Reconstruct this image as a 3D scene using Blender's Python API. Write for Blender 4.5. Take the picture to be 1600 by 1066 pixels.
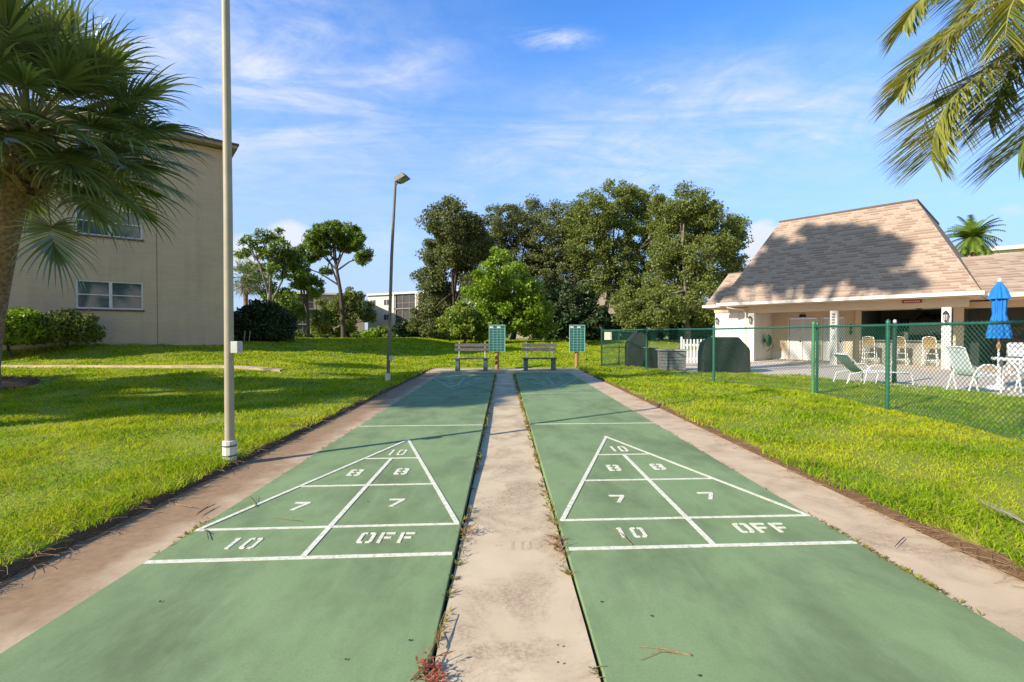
import bpy, math, random
import numpy as np
from mathutils import Vector, Matrix, Euler
R = math.radians
rng = np.random.default_rng(7)
random.seed(7)
for o in list(bpy.data.objects): bpy.data.objects.remove(o)
S = bpy.context.scene
COL = S.collection

# ------------------------------------------------------------ camera
FPX, CAMZ = 748.0, 1.335
cam_d = bpy.data.cameras.new('camera'); cam = bpy.data.objects.new('camera', cam_d); COL.objects.link(cam)
cam_d.sensor_width = 36; cam_d.lens = 36*FPX/1600; cam_d.clip_end = 2000; cam_d.clip_start = 0.05
cam.location = (0, 0, CAMZ)
cam.rotation_euler = (math.pi/2-math.atan(11/FPX), R(0.0), -math.atan(13/FPX))
S.camera = cam
S.render.resolution_x = 1024; S.render.resolution_y = 682
CM = cam.rotation_euler.to_matrix()

def ray(px, py):
    return CM @ Vector(((px-800)/FPX, (533-py)/FPX, -1))
def G(px, py, z=0.0):            # a point on the level z
    d = ray(px, py); t = (z-CAMZ)/d.z
    return Vector((d.x*t, d.y*t, z))
def D(px, py, Y):                # a point at distance Y
    d = ray(px, py); t = Y/d.y
    return Vector((d.x*t, Y, CAMZ+d.z*t))

# ------------------------------------------------------------ light
SUN_EL = R(28.8); SUNV = Vector((-0.835*math.cos(SUN_EL), -0.55*math.cos(SUN_EL), math.sin(SUN_EL))).normalized()
sd = bpy.data.lights.new('sun', 'SUN'); sd.energy = 4.1; sd.angle = R(0.5); sd.color = (1, 0.90, 0.74)
so = bpy.data.objects.new('sun', sd); COL.objects.link(so)
so.rotation_euler = SUNV.to_track_quat('Z', 'Y').to_euler()
S.view_settings.view_transform = 'Standard'; S.view_settings.look = 'None'
S.view_settings.exposure = 1.0; S.view_settings.gamma = 1

W = bpy.data.worlds.new('World'); S.world = W; W.use_nodes = True
nt = W.node_tree; nt.nodes.clear()
def N(nt, t, **kw):
    n = nt.nodes.new(t)
    for k, v in kw.items():
        if k.startswith('i_'):
            n.inputs[k[2:].replace('_', ' ')].default_value = v
        else: setattr(n, k, v)
    return n
def math_(nt, op, a, b=None, c=None, clamp=False):
    n = nt.nodes.new('ShaderNodeMath'); n.operation = op; n.use_clamp = clamp
    for i, v in enumerate((a, b, c)):
        if v is None: continue
        if isinstance(v, (int, float)): n.inputs[i].default_value = v
        else: nt.links.new(v, n.inputs[i])
    return n.outputs[0]
def mixc(nt, fac, a, b, mode='MIX'):
    n = nt.nodes.new('ShaderNodeMix'); n.data_type = 'RGBA'; n.blend_type = mode
    for idx, v in ((0, fac), (6, a), (7, b)):
        if isinstance(v, (int, float)): n.inputs[idx].default_value = v
        elif isinstance(v, (tuple, list)): n.inputs[idx].default_value = (*v[:3], 1)
        else: nt.links.new(v, n.inputs[idx])
    return n.outputs[2]
def ramp(nt, fac, stops, interp='LINEAR'):
    n = nt.nodes.new('ShaderNodeValToRGB'); r = n.color_ramp; r.interpolation = interp
    while len(r.elements) < len(stops): r.elements.new(0.5)
    for e, (p, c) in zip(r.elements, stops):
        e.position = p; e.color = (c, c, c, 1) if isinstance(c, (int, float)) else (*c[:3], 1)
    nt.links.new(fac, n.inputs[0]); return n.outputs[0]
def noise(nt, vec, scale, detail=4, rough=0.55, dist=0.0):
    n = nt.nodes.new('ShaderNodeTexNoise'); n.inputs['Scale'].default_value = scale
    n.inputs['Detail'].default_value = detail; n.inputs['Roughness'].default_value = rough; n.inputs['Distortion'].default_value = dist
    if vec is not None: nt.links.new(vec, n.inputs['Vector'])
    return n.outputs[0]
def mapping(nt, vec, scale=(1, 1, 1), rot=(0, 0, 0), loc=(0, 0, 0)):
    n = nt.nodes.new('ShaderNodeMapping'); n.inputs['Scale'].default_value = scale; n.inputs['Rotation'].default_value = rot
    n.inputs['Location'].default_value = loc
    nt.links.new(vec, n.inputs[0]); return n.outputs[0]

sky = N(nt, 'ShaderNodeTexSky', sky_type='NISHITA', sun_disc=False)
sky.sun_elevation = SUN_EL; sky.sun_rotation = math.atan2(SUNV.x, SUNV.y) % (2*math.pi)
sky.air_density = 1.0; sky.dust_density = 0.35; sky.ozone_density = 2.2
tc = nt.nodes.new('ShaderNodeTexCoord'); sp = nt.nodes.new('ShaderNodeSeparateXYZ'); nt.links.new(tc.outputs['Generated'], sp.inputs[0])
dx, dy, dz = sp.outputs
zz = math_(nt, 'ADD', math_(nt, 'MAXIMUM', dz, 0.0), 0.12)
cb = nt.nodes.new('ShaderNodeCombineXYZ')
nt.links.new(math_(nt, 'DIVIDE', dx, zz), cb.inputs[0]); nt.links.new(math_(nt, 'DIVIDE', dy, zz), cb.inputs[1])
wv = mapping(nt, cb.outputs[0], scale=(0.8, 1.9, 1), rot=(0, 0, R(38)))
w1 = noise(nt, wv, 1.5, 9, 0.62, 1.4)
wisp = ramp(nt, w1, [(0.36, 0.0), (0.70, 1.0)])
# world-fixed sky coordinates: bearing and height of the cloud banks
ya = math_(nt, 'MAXIMUM', dy, 0.05)
ca = math_(nt, 'DIVIDE', dx, ya); cbz = math_(nt, 'DIVIDE', dz, ya)
nse = noise(nt, mapping(nt, tc.outputs['Generated'], scale=(1, 1, 2.6), rot=(0, R(-10), 0)), 9, 9, 0.68, 0.6)
jit = math_(nt, 'MULTIPLY', math_(nt, 'SUBTRACT', nse, 0.5), 1.6)
fib = ramp(nt, nse, [(0.36, 0.0), (0.68, 1.0)])
def blob(px, py, rx, ry, rot=0.0, sharp=1.0, amp=1.0, soft=True):
    a0 = (px-787)/FPX; b0 = (522-py)/FPX; rx /= FPX; ry /= FPX
    u = math_(nt, 'SUBTRACT', ca, a0); v = math_(nt, 'SUBTRACT', cbz, b0)
    c, s = math.cos(rot), math.sin(rot)
    uu = math_(nt, 'ADD', math_(nt, 'MULTIPLY', u, c/rx), math_(nt, 'MULTIPLY', v, s/rx))
    vv = math_(nt, 'ADD', math_(nt, 'MULTIPLY', u, -s/ry), math_(nt, 'MULTIPLY', v, c/ry))
    r2 = math_(nt, 'ADD', math_(nt, 'MULTIPLY', uu, uu), math_(nt, 'MULTIPLY', vv, vv))
    if soft:
        g = math_(nt, 'POWER', 2.718, math_(nt, 'MULTIPLY', r2, -1.1))
        m = math_(nt, 'MULTIPLY', g, fib, clamp=True)
    else: m = math_(nt, 'SUBTRACT', 1.0, math_(nt, 'ADD', r2, math_(nt, 'MULTIPLY', jit, sharp)), clamp=True)
    return math_(nt, 'MULTIPLY', m, amp)
def mx(a, b): return math_(nt, 'MAXIMUM', a, b)
soft1 = fib; fib = ramp(nt, nse, [(0.30, 0.35), (0.62, 1.0)])
bank = blob(330, 110, 380, 170, R(-12), 0.5, 1.15)
bank = mx(bank, blob(620, 110, 110, 40, R(12), 0.5, 1.1))
bank = mx(bank, blob(1150, 200, 520, 110, R(8), 0.5, 0.95))
thin = math_(nt, 'MULTIPLY', bank, math_(nt, 'ADD', math_(nt, 'MULTIPLY', wisp, 0.95), 0.24))
fib = soft1
puffs = blob(862, 64, 60, 16, 0, 1.0, 1.1)
for a in ((1020, 138, 75, 17, R(-8), 1.0, 0.8), (972, 186, 55, 13, 0, 1.2, 0.8), (1540, 297, 150, 10, R(3), 1.0, 0.6), (1300, 185, 150, 12, R(14), 1.2, 0.4),
          (600, 120, 95, 14, R(-3), 1.0, 0.7), (1000, 290, 300, 26, R(5), 0.9, 0.4), (480, 300, 320, 30, R(3), 0.9, 0.35), (590, 375, 60, 40, 0, 1.2, 0.45), (1592, 325, 22, 9, 0, 1, 0.8)):
    puffs = mx(puffs, blob(*a))
low = blob(1200, 400, 42, 60, 0, 0.9, 2.2, False)
for a in ((455, 368, 42, 26, 0, 0.7, 1.4), (385, 400, 40, 35, 0, .6, 1.2)):
    low = mx(low, blob(*a, False))
cloud = mx(mx(thin, puffs), math_(nt, 'MINIMUM', low, 1.0))
cloud = math_(nt, 'MULTIPLY', math_(nt, 'MINIMUM', cloud, 1.0), ramp(nt, dz, [(0.0, 0.3), (0.08, 1.0)]))
hz = ramp(nt, dz, [(0.0, 0.97), (0.10, 0.85), (0.22, 0.58), (0.36, 0.26), (0.52, 0.04), (0.7, 0.0)])
skyc = mixc(nt, 1.0, sky.outputs[0], (0.30, 0.70, 1.12), 'MULTIPLY')
skyc = mixc(nt, hz, skyc, (1.90, 2.30, 3.15))
skyc = mixc(nt, cloud, skyc, (2.75, 2.95, 3.35))
# warm tint added to the sky half holding the sun, to warm shaded walls
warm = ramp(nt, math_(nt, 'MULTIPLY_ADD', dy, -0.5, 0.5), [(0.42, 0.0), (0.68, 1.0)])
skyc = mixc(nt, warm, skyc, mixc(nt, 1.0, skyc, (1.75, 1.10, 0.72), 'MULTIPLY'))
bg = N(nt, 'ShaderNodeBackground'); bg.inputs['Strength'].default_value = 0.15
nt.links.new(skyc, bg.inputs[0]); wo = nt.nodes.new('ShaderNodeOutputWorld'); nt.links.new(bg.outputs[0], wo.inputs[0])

# ------------------------------------------------------------ materials
MATS = {}
def mat(name, c1, c2=None, rough=0.8, scale=8, detail=5, bump=0.0, bscale=None, spec=0.3, metal=0.0, contrast=(0.35, 0.65), extra=None, coord='Object'):
    if name in MATS: return MATS[name]
    m = bpy.data.materials.new(name); m.use_nodes = True; t = m.node_tree
    b = t.nodes['Principled BSDF']; b.inputs['Roughness'].default_value = rough
    b.inputs['Specular IOR Level'].default_value = spec; b.inputs['Metallic'].default_value = metal
    tcn = t.nodes.new('ShaderNodeTexCoord'); v = tcn.outputs[coord]
    if c2 is None: c2 = tuple(x*0.82 for x in c1)
    f = ramp(t, noise(t, v, scale, detail), [(contrast[0], 0.0), (contrast[1], 1.0)])
    col = mixc(t, f, c1, c2)
    if extra: col = extra(t, v, col, b)
    t.links.new(col, b.inputs['Base Color'])
    if bump:
        bn = t.nodes.new('ShaderNodeBump'); bn.inputs['Strength'].default_value = bump; bn.inputs['Distance'].default_value = 0.02
        t.links.new(noise(t, v, bscale or scale*6, 5), bn.inputs['Height']); t.links.new(bn.outputs[0], b.inputs['Normal'])
    MATS[name] = m; return m

def leafmat(name, c1, c2, c3=None, rough=0.5, trans=0.3, pscale=0.6, spec=0.35, rare=None):
    m = bpy.data.materials.new(name); m.use_nodes = True; t = m.node_tree
    b = t.nodes['Principled BSDF']; out = t.nodes['Material Output']
    b.inputs['Roughness'].default_value = rough; b.inputs['Specular IOR Level'].default_value = spec
    g = t.nodes.new('ShaderNodeNewGeometry'); tcn = t.nodes.new('ShaderNodeTexCoord')
    col = mixc(t, g.outputs['Random Per Island'], c1, c2)
    f = ramp(t, noise(t, tcn.outputs['Object'], pscale, 4), [(0.42, 0.0), (0.62, 1.0)])
    col = mixc(t, math_(t, 'MULTIPLY', f, 0.75), col, c3 or c2)
    if rare: col = mixc(t, math_(t, 'GREATER_THAN', math_(t, 'FRACT', math_(t, 'MULTIPLY', g.outputs['Random Per Island'], 37.0)), 0.93), col, rare)
    t.links.new(col, b.inputs['Base Color'])
    tr = t.nodes.new('ShaderNodeBsdfTranslucent'); t.links.new(mixc(t, 1.0, col, (1.25, 1.2, 0.5), 'MULTIPLY'), tr.inputs[0])
    mx_ = t.nodes.new('ShaderNodeMixShader'); mx_.inputs[0].default_value = trans
    t.links.new(b.outputs[0], mx_.inputs[1]); t.links.new(tr.outputs[0], mx_.inputs[2]); t.links.new(mx_.outputs[0], out.inputs[0])
    MATS[name] = m; return m

def ex_court(t, v, col, b):
    big = ramp(t, noise(t, mapping(t, v, (1, 0.55, 1)), 1.5, 9, 0.70, 0.15), [(0.44, 0.0), (0.66, 1.0)])
    col = mixc(t, math_(t, 'MULTIPLY', big, 0.72), col, (0.092, 0.115, 0.058))
    pale = ramp(t, noise(t, mapping(t, v, (1.4, 0.6, 1), loc=(7, 3, 0)), 1.7, 6, 0.65), [(0.5, 0.0), (0.66, 1.0)])
    col = mixc(t, math_(t, 'MULTIPLY', pale, 0.35), col, (0.27, 0.355, 0.18))
    fine = noise(t, v, 90, 6, 0.8)
    col = mixc(t, math_(t, 'MULTIPLY', ramp(t, fine, [(0.4, 0.0), (0.66, 1.0)]), 0.48), col, (0.12, 0.17, 0.075))
    wear = ramp(t, noise(t, mapping(t, v, (5, .35, 1), (0, 0, R(28))), 2.2, 7, 0.7, 0.3), [(0.56, 0.0), (0.68, 1.0)])
    col = mixc(t, math_(t, 'MULTIPLY', wear, 0.10), col, (0.36, 0.42, 0.27))
    grit = ramp(t, noise(t, v, 420, 2, 0.6), [(0.66, 0.0), (0.72, 1.0)])
    col = mixc(t, math_(t, 'MULTIPLY', grit, 0.22), col, (0.3, 0.4, 0.3))
    return col
M_court = mat('court_paint', (0.222, 0.305, 0.142), (0.195, 0.278, 0.126), rough=0.85, scale=2.5, bump=0.2, bscale=260, extra=ex_court)
def ex_conc(dirt_lo, dirt_hi, dc=(0.25, 0.155, 0.09)):
    def f(t, v, col, b):
        n1 = noise(t, v, 1.9, 8, 0.68, 0.5)
        d = ramp(t, n1, [(dirt_lo, 0.0), (dirt_hi, 1.0)])
        sp_ = ramp(t, noise(t, v, 55, 4, 0.7), [(0.38, 0.25), (0.62, 1.0)])
        col = mixc(t, math_(t, 'MULTIPLY', math_(t, 'MULTIPLY', d, sp_), 0.8), col, dc)
        g = ramp(t, noise(t, v, 240, 3, 0.7), [(0.35, 0.0), (0.75, 1.0)])
        return mixc(t, math_(t, 'MULTIPLY', g, 0.25), col, (0.22, 0.17, 0.13))
    return f
M_path = mat('worn_concrete', (0.62, 0.49, 0.325), (0.54, 0.42, 0.275), rough=0.9, scale=3, bump=0.15, bscale=240, extra=ex_conc(0.45, 0.60))
def ex_side(t, v, col, b):
    col = ex_conc(0.46, 0.64)(t, v, col, b)
    s = t.nodes.new('ShaderNodeSeparateXYZ'); t.links.new(v, s.inputs[0])
    n = math_(t, 'MULTIPLY', math_(t, 'SUBTRACT', noise(t, v, 2.6, 6, 0.6), 0.5), 0.75)
    e = math_(t, 'ADD', math_(t, 'MULTIPLY', s.outputs[0], -1.0), n)       # soil washed off the lawn on the left walk
    m = ramp(t, math_(t, 'SUBTRACT', e, 1.86), [(0.18, 0.0), (0.52, 1.0)])
    return mixc(t, math_(t, 'MULTIPLY', m, 0.92), col, mixc(t, noise(t, v, 22, 5), (0.36, 0.225, 0.12), (0.16, 0.095, 0.05)))
M_side = mat('dirty_concrete', (0.59, 0.45, 0.30), (0.51, 0.38, 0.25), rough=0.9, scale=3, bump=0.15, bscale=240, extra=ex_side)
M_line = mat('white_line_paint', (0.74, 0.70, 0.58), (0.62, 0.60, 0.48), rough=0.7, scale=18, extra=lambda t, v, c, b: mixc(t, math_(t, 'MULTIPLY', ramp(t, noise(t, v, 34, 6, 0.75), [(0.50, 0.0), (0.62, 1.0)]), 0.6), c, (0.26, 0.33, 0.17)))
M_fade = mat('faded_line_paint', (0.36, 0.46, 0.40), (0.26, 0.36, 0.30), rough=0.7, scale=18)
M_ghost = mat('ghost_numeral_stain', (0.42, 0.31, 0.21), (0.50, 0.37, 0.25), rough=0.9, scale=40)
def brick_col(t, v):
    n = t.nodes.new('ShaderNodeTexBrick'); t.links.new(v, n.inputs[0]); n.inputs['Scale'].default_value = 3.2
    n.inputs['Color1'].default_value = (0.5, 0.42, 0.36, 1); n.inputs['Color2'].default_value = (0.36, 0.3, 0.26, 1); n.inputs['Mortar'].default_value = (0.16, 0.14, 0.12, 1)
    n.inputs['Mortar Size'].default_value = 0.03; return n.outputs[0]
M_patio = mat('patio_paver', (0.70, 0.57, 0.46), (0.62, 0.50, 0.41), rough=0.85, scale=5, bump=0.2,
    extra=lambda t, v, c, b: mixc(t, 0.25, c, brick_col(t, v)))
def ex_lawn(t, v, col, b):
    y = ramp(t, noise(t, v, 0.35, 4, 0.6), [(0.42, 0.0), (0.66, 1.0)])
    col = mixc(t, math_(t, 'MULTIPLY', y, 0.6), col, (0.19, 0.24, 0.02))
    d = ramp(t, noise(t, v, 30, 5, 0.7), [(0.4, 0.0), (0.65, 1.0)])
    col = mixc(t, math_(t, 'MULTIPLY', d, 0.5), col, (0.05, 0.075, 0.012))
    s = t.nodes.new('ShaderNodeSeparateXYZ'); t.links.new(v, s.inputs[0])
    ax = math_(t, 'ABSOLUTE', math_(t, 'SUBTRACT', s.outputs[0], 0.05))
    ed = math_(t, 'ADD', math_(t, 'SUBTRACT', 2.90, ax), math_(t, 'MULTIPLY', math_(t, 'SUBTRACT', noise(t, v, 5, 5), 0.5), 0.3))
    ed = math_(t, 'MULTIPLY', ramp(t, ed, [(0.0, 0.0), (0.08, 1.0)]), math_(t, 'LESS_THAN', s.outputs[1], 18.3))
    return mixc(t, ed, col, mixc(t, noise(t, v, 40, 4), (0.17, 0.095, 0.048), (0.06, 0.036, 0.02)))
M_lawn = mat('lawn_soil_and_turf', (0.29, 0.32, 0.022), (0.22, 0.27, 0.020), rough=0.95, scale=1.2, bump=0.8, bscale=40, extra=ex_lawn)
M_grass = leafmat('grass_blade', (0.09, 0.205, 0.009), (0.345, 0.48, 0.016), (0.52, 0.53, 0.026), rough=0.7, trans=0.42, pscale=0.9, spec=0.06, rare=(0.42, 0.30, 0.12))
M_straw = mat('dry_straw', (0.36, 0.24, 0.12), (0.20, 0.11, 0.055), rough=0.8, scale=30)
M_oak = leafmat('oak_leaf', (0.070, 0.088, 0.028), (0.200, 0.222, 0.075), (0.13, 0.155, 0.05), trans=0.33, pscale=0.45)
M_oak2 = leafmat('pale_oak_leaf', (0.075, 0.105, 0.024), (0.25, 0.285, 0.065), (0.15, 0.195, 0.04), trans=0.35, pscale=0.45)  # paler, yellower leaf green than oak_leaf
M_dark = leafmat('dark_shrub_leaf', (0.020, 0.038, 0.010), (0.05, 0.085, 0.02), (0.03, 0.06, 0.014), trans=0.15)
M_bright = leafmat('bright_leaf', (0.09, 0.18, 0.014), (0.28, 0.39, 0.030), (0.20, 0.30, 0.022), trans=0.35, pscale=0.5)
M_pine = leafmat('pine_needle', (0.06, 0.115, 0.012), (0.20, 0.28, 0.030), (0.12, 0.19, 0.02), trans=0.28)
M_palm = leafmat('fan_palm_leaf', (0.06, 0.095, 0.028), (0.23, 0.28, 0.085), (0.14, 0.19, 0.055), rough=0.28, trans=0.3, pscale=0.9, spec=0.9)
M_feather = leafmat('feather_palm_leaf', (0.08, 0.115, 0.03), (0.34, 0.35, 0.06), (0.42, 0.38, 0.08), rough=0.35, trans=0.3, pscale=1.6, spec=0.6)
M_dead = leafmat('dead_palm_leaf', (0.22, 0.155, 0.085), (0.34, 0.26, 0.15), trans=0.2)
M_bark = mat('bark', (0.10, 0.078, 0.058), (0.045, 0.034, 0.026), rough=0.95, scale=10, bump=1.0, bscale=30)
M_barkl = mat('pale_bark', (0.26, 0.235, 0.20), (0.13, 0.11, 0.09), rough=0.95, scale=3, bump=0.8, bscale=30)
M_palmbark = mat('palm_bark', (0.36, 0.245, 0.14), (0.15, 0.10, 0.06), rough=0.95, scale=14, bump=1.0, bscale=25)
M_stem = mat('palm_petiole', (0.14, 0.17, 0.055), (0.22, 0.21, 0.09), rough=0.5, scale=3)
M_mulch = mat('mulch', (0.22, 0.13, 0.07), (0.10, 0.06, 0.035), rough=1, scale=30, bump=1)
M_polec = mat('beige_pole_paint', (0.36, 0.32, 0.235), (0.31, 0.27, 0.20), rough=0.5, scale=4)
M_polew = mat('weathered_grey_pole', (0.17, 0.155, 0.125), (0.12, 0.11, 0.09), rough=0.6, scale=5)
M_footing = mat('white_painted_sleeve', (0.66, 0.65, 0.60), (0.50, 0.48, 0.43), rough=0.7, scale=14)
M_band = mat('dark_strap', (0.12, 0.12, 0.11))
M_greybox = mat('grey_metal_box', (0.50, 0.51, 0.50), (0.44, 0.45, 0.44), rough=0.5)
M_glasslamp = mat('lamp_lens', (0.20, 0.20, 0.19), rough=0.2, spec=0.6)
def ex_blocks(t, v, col, b):
    n = t.nodes.new('ShaderNodeTexBrick')
    s = t.nodes.new('ShaderNodeSeparateXYZ'); t.links.new(v, s.inputs[0]); c = t.nodes.new('ShaderNodeCombineXYZ')
    t.links.new(math_(t, 'ADD', s.outputs[0], s.outputs[1]), c.inputs[0]); t.links.new(s.outputs[2], c.inputs[1])
    t.links.new(c.outputs[0], n.inputs[0]); n.inputs['Scale'].default_value = 1.0; n.inputs['Brick Width'].default_value = 0.4; n.inputs['Row Height'].default_value = 0.1
    n.inputs['Mortar Size'].default_value = 0.006; n.inputs['Color1'].default_value = (1, 1, 1, 1); n.inputs['Color2'].default_value = (0.94, 0.94, 0.94, 1); n.inputs['Mortar'].default_value = (0.86, 0.85, 0.84, 1)
    st = ramp(t, noise(t, mapping(t, v, (1.6, 1.6, .12)), 1.5, 7, 0.7), [(0.48, 0.0), (0.70, 1.0)])
    col = mixc(t, math_(t, 'MULTIPLY', st, 0.35), col, (0.36, 0.29, 0.215))
    return mixc(t, 1.0, col, n.outputs[0], 'MULTIPLY')
M_wall = mat('tan_painted_block', (0.53, 0.42, 0.305), (0.48, 0.38, 0.275), rough=0.85, scale=1.2, bump=0.15, bscale=20, extra=ex_blocks)
M_brown = mat('dark_brown_trim', (0.13, 0.09, 0.065), rough=0.7)
M_trimtan = mat('tan_trim', (0.33, 0.27, 0.19), rough=0.7)
M_vinyl = mat('white_window_frame', (0.62, 0.62, 0.64), rough=0.45)
M_glass = mat('window_glass', (0.04, 0.075, 0.085), (0.07, 0.13, 0.14), rough=0.06, spec=1.0, scale=1.5)
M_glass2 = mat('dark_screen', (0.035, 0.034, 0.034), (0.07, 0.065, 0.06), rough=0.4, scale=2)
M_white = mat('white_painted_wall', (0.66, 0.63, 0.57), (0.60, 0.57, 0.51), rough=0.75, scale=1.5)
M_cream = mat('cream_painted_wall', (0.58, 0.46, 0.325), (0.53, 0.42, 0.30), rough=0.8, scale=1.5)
M_trim = mat('white_fascia', (0.64, 0.59, 0.52), (0.56, 0.50, 0.44), rough=0.6, scale=3)
M_far = mat('far_white_stucco', (0.60, 0.55, 0.47), (0.54, 0.49, 0.42), rough=0.9, scale=0.5)
M_fartan = mat('far_tan_stucco', (0.36, 0.29, 0.22), (0.31, 0.25, 0.19), rough=0.9, scale=0.5)
def ex_shingle(t, v, col, b):
    s = t.nodes.new('ShaderNodeSeparateXYZ'); t.links.new(v, s.inputs[0]); c = t.nodes.new('ShaderNodeCombineXYZ')
    t.links.new(math_(t, 'ADD', s.outputs[0], s.outputs[1]), c.inputs[0]); t.links.new(s.outputs[2], c.inputs[1])
    def br(w, h, off, c1, c2, bias):
        n = t.nodes.new('ShaderNodeTexBrick'); t.links.new(c.outputs[0], n.inputs[0]); n.inputs['Scale'].default_value = 1.0
        n.inputs['Brick Width'].default_value = w; n.inputs['Row Height'].default_value = h; n.inputs['Mortar Size'].default_value = 0.004; n.inputs['Bias'].default_value = bias
        n.offset = off; n.inputs['Color1'].default_value = (*c1, 1); n.inputs['Color2'].default_value = (*c2, 1); n.inputs['Mortar'].default_value = (0.16, 0.085, 0.06, 1)
        return n
    a = br(0.30, 0.115, 0.37, (0.355, 0.285, 0.218), (0.285, 0.222, 0.168), 0.0)
    r_ = br(0.30, 0.115, 0.41, (0, 0, 0), (1, 1, 1), 0.0); r_.inputs['Mortar'].default_value = (0, 0, 0, 1)
    m = ramp(t, r_.outputs[0], [(0.50, 0.0), (0.56, 1.0)])
    row = math_(t, 'FRACT', math_(t, 'DIVIDE', s.outputs[2], 0.115))
    low = math_(t, 'LESS_THAN', row, 0.5)
    col = mixc(t, math_(t, 'MULTIPLY', math_(t, 'MULTIPLY', m, low), 0.75), a.outputs[0], (0.19, 0.115, 0.085))
    bn = t.nodes.new('ShaderNodeBump'); bn.inputs['Strength'].default_value = 0.6; bn.inputs['Distance'].default_value = 0.02
    t.links.new(row, bn.inputs['Height']); t.links.new(bn.outputs[0], b.inputs['Normal'])
    n2 = noise(t, v, 0.8, 5)
    return mixc(t, math_(t, 'MULTIPLY', n2, 0.35), col, (0.40, 0.27, 0.21))
M_shingle = mat('pink_tan_shingle', (0.4, 0.25, 0.18), rough=0.95, extra=ex_shingle)
M_flat = mat('flat_roof_membrane', (0.20, 0.19, 0.18), rough=0.9)
M_green = mat('green_vinyl_fence', (0.022, 0.118, 0.078), (0.016, 0.085, 0.056), rough=0.35, scale=12, spec=0.5)
M_mesh = mat('green_vinyl_wire', (0.020, 0.105, 0.065), (0.014, 0.08, 0.05), rough=0.35, scale=12, spec=0.5)
M_darkgreen = mat('dark_green_post_paint', (0.016, 0.05, 0.04), rough=0.45)
M_yellowgreen = mat('faded_green_post_paint', (0.09, 0.23, 0.08), (0.04, 0.17, 0.08), rough=0.4, scale=6)
M_teal = mat('scoreboard_teal', (0.015, 0.085, 0.085), (0.02, 0.11, 0.10), rough=0.35, scale=9, spec=0.5)
M_grid = mat('scoreboard_line', (0.22, 0.46, 0.38), rough=0.6)
M_wood = mat('round_post_wood', (0.36, 0.20, 0.085), (0.26, 0.14, 0.06), rough=0.8, scale=9)
M_bench = mat('weathered_bench_board', (0.135, 0.125, 0.115), (0.085, 0.08, 0.075), rough=0.7, scale=16)
M_block = mat('green_grey_bench_block', (0.12, 0.175, 0.16), (0.085, 0.13, 0.12), rough=0.85, scale=10)
M_galv = mat('pale_metal', (0.50, 0.50, 0.50), rough=0.4, metal=0.3)
M_black = mat('black_cover_fabric', (0.012, 0.012, 0.013), (0.022, 0.021, 0.021), rough=0.65, scale=3, bump=0.5, bscale=5)
M_blackm = mat('black_metal', (0.02, 0.02, 0.02), rough=0.4)
M_frame = mat('white_powder_coat', (0.72, 0.72, 0.72), (0.66, 0.66, 0.66), rough=0.35, spec=0.5)
M_sling = mat('pale_blue_sling', (0.60, 0.64, 0.66), (0.52, 0.57, 0.60), rough=0.8, scale=20)
M_slingd = mat('grey_green_sling', (0.17, 0.22, 0.225), (0.26, 0.32, 0.33), rough=0.8, scale=20)
M_blue = mat('bright_blue_canvas', (0.012, 0.17, 0.52), (0.010, 0.13, 0.42), rough=0.8, scale=4)
M_wicker = mat('tan_woven_strap', (0.40, 0.27, 0.13), (0.25, 0.15, 0.07), rough=0.8, scale=30)
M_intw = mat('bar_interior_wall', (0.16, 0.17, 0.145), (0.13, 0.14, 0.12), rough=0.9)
M_counter = mat('bar_counter_tile', (0.34, 0.31, 0.27), (0.27, 0.25, 0.22), rough=0.6, scale=4)
M_door = mat('white_door_paint', (0.60, 0.58, 0.58), (0.56, 0.54, 0.54), rough=0.6)
M_red = mat('red_sign_face', (0.30, 0.03, 0.025), rough=0.5)
M_hose = mat('green_hose', (0.02, 0.10, 0.035), (0.015, 0.07, 0.03), rough=0.5, scale=30)
M_rock = mat('bed_rock', (0.34, 0.27, 0.21), (0.16, 0.12, 0.10), rough=0.95, scale=20)
M_plank = mat('grey_weathered_board', (0.24, 0.235, 0.235), (0.14, 0.135, 0.135), rough=0.8, scale=12)
M_redweed = leafmat('red_weed_leaf', (0.26, 0.045, 0.03), (0.40, 0.12, 0.06), trans=0.25)
M_weed = leafmat('green_weed_leaf', (0.09, 0.16, 0.02), (0.24, 0.30, 0.04), trans=0.35)
M_drywd = leafmat('rusty_weed_leaf', (0.22, 0.09, 0.04), (0.36, 0.22, 0.09), trans=0.25)

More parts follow.
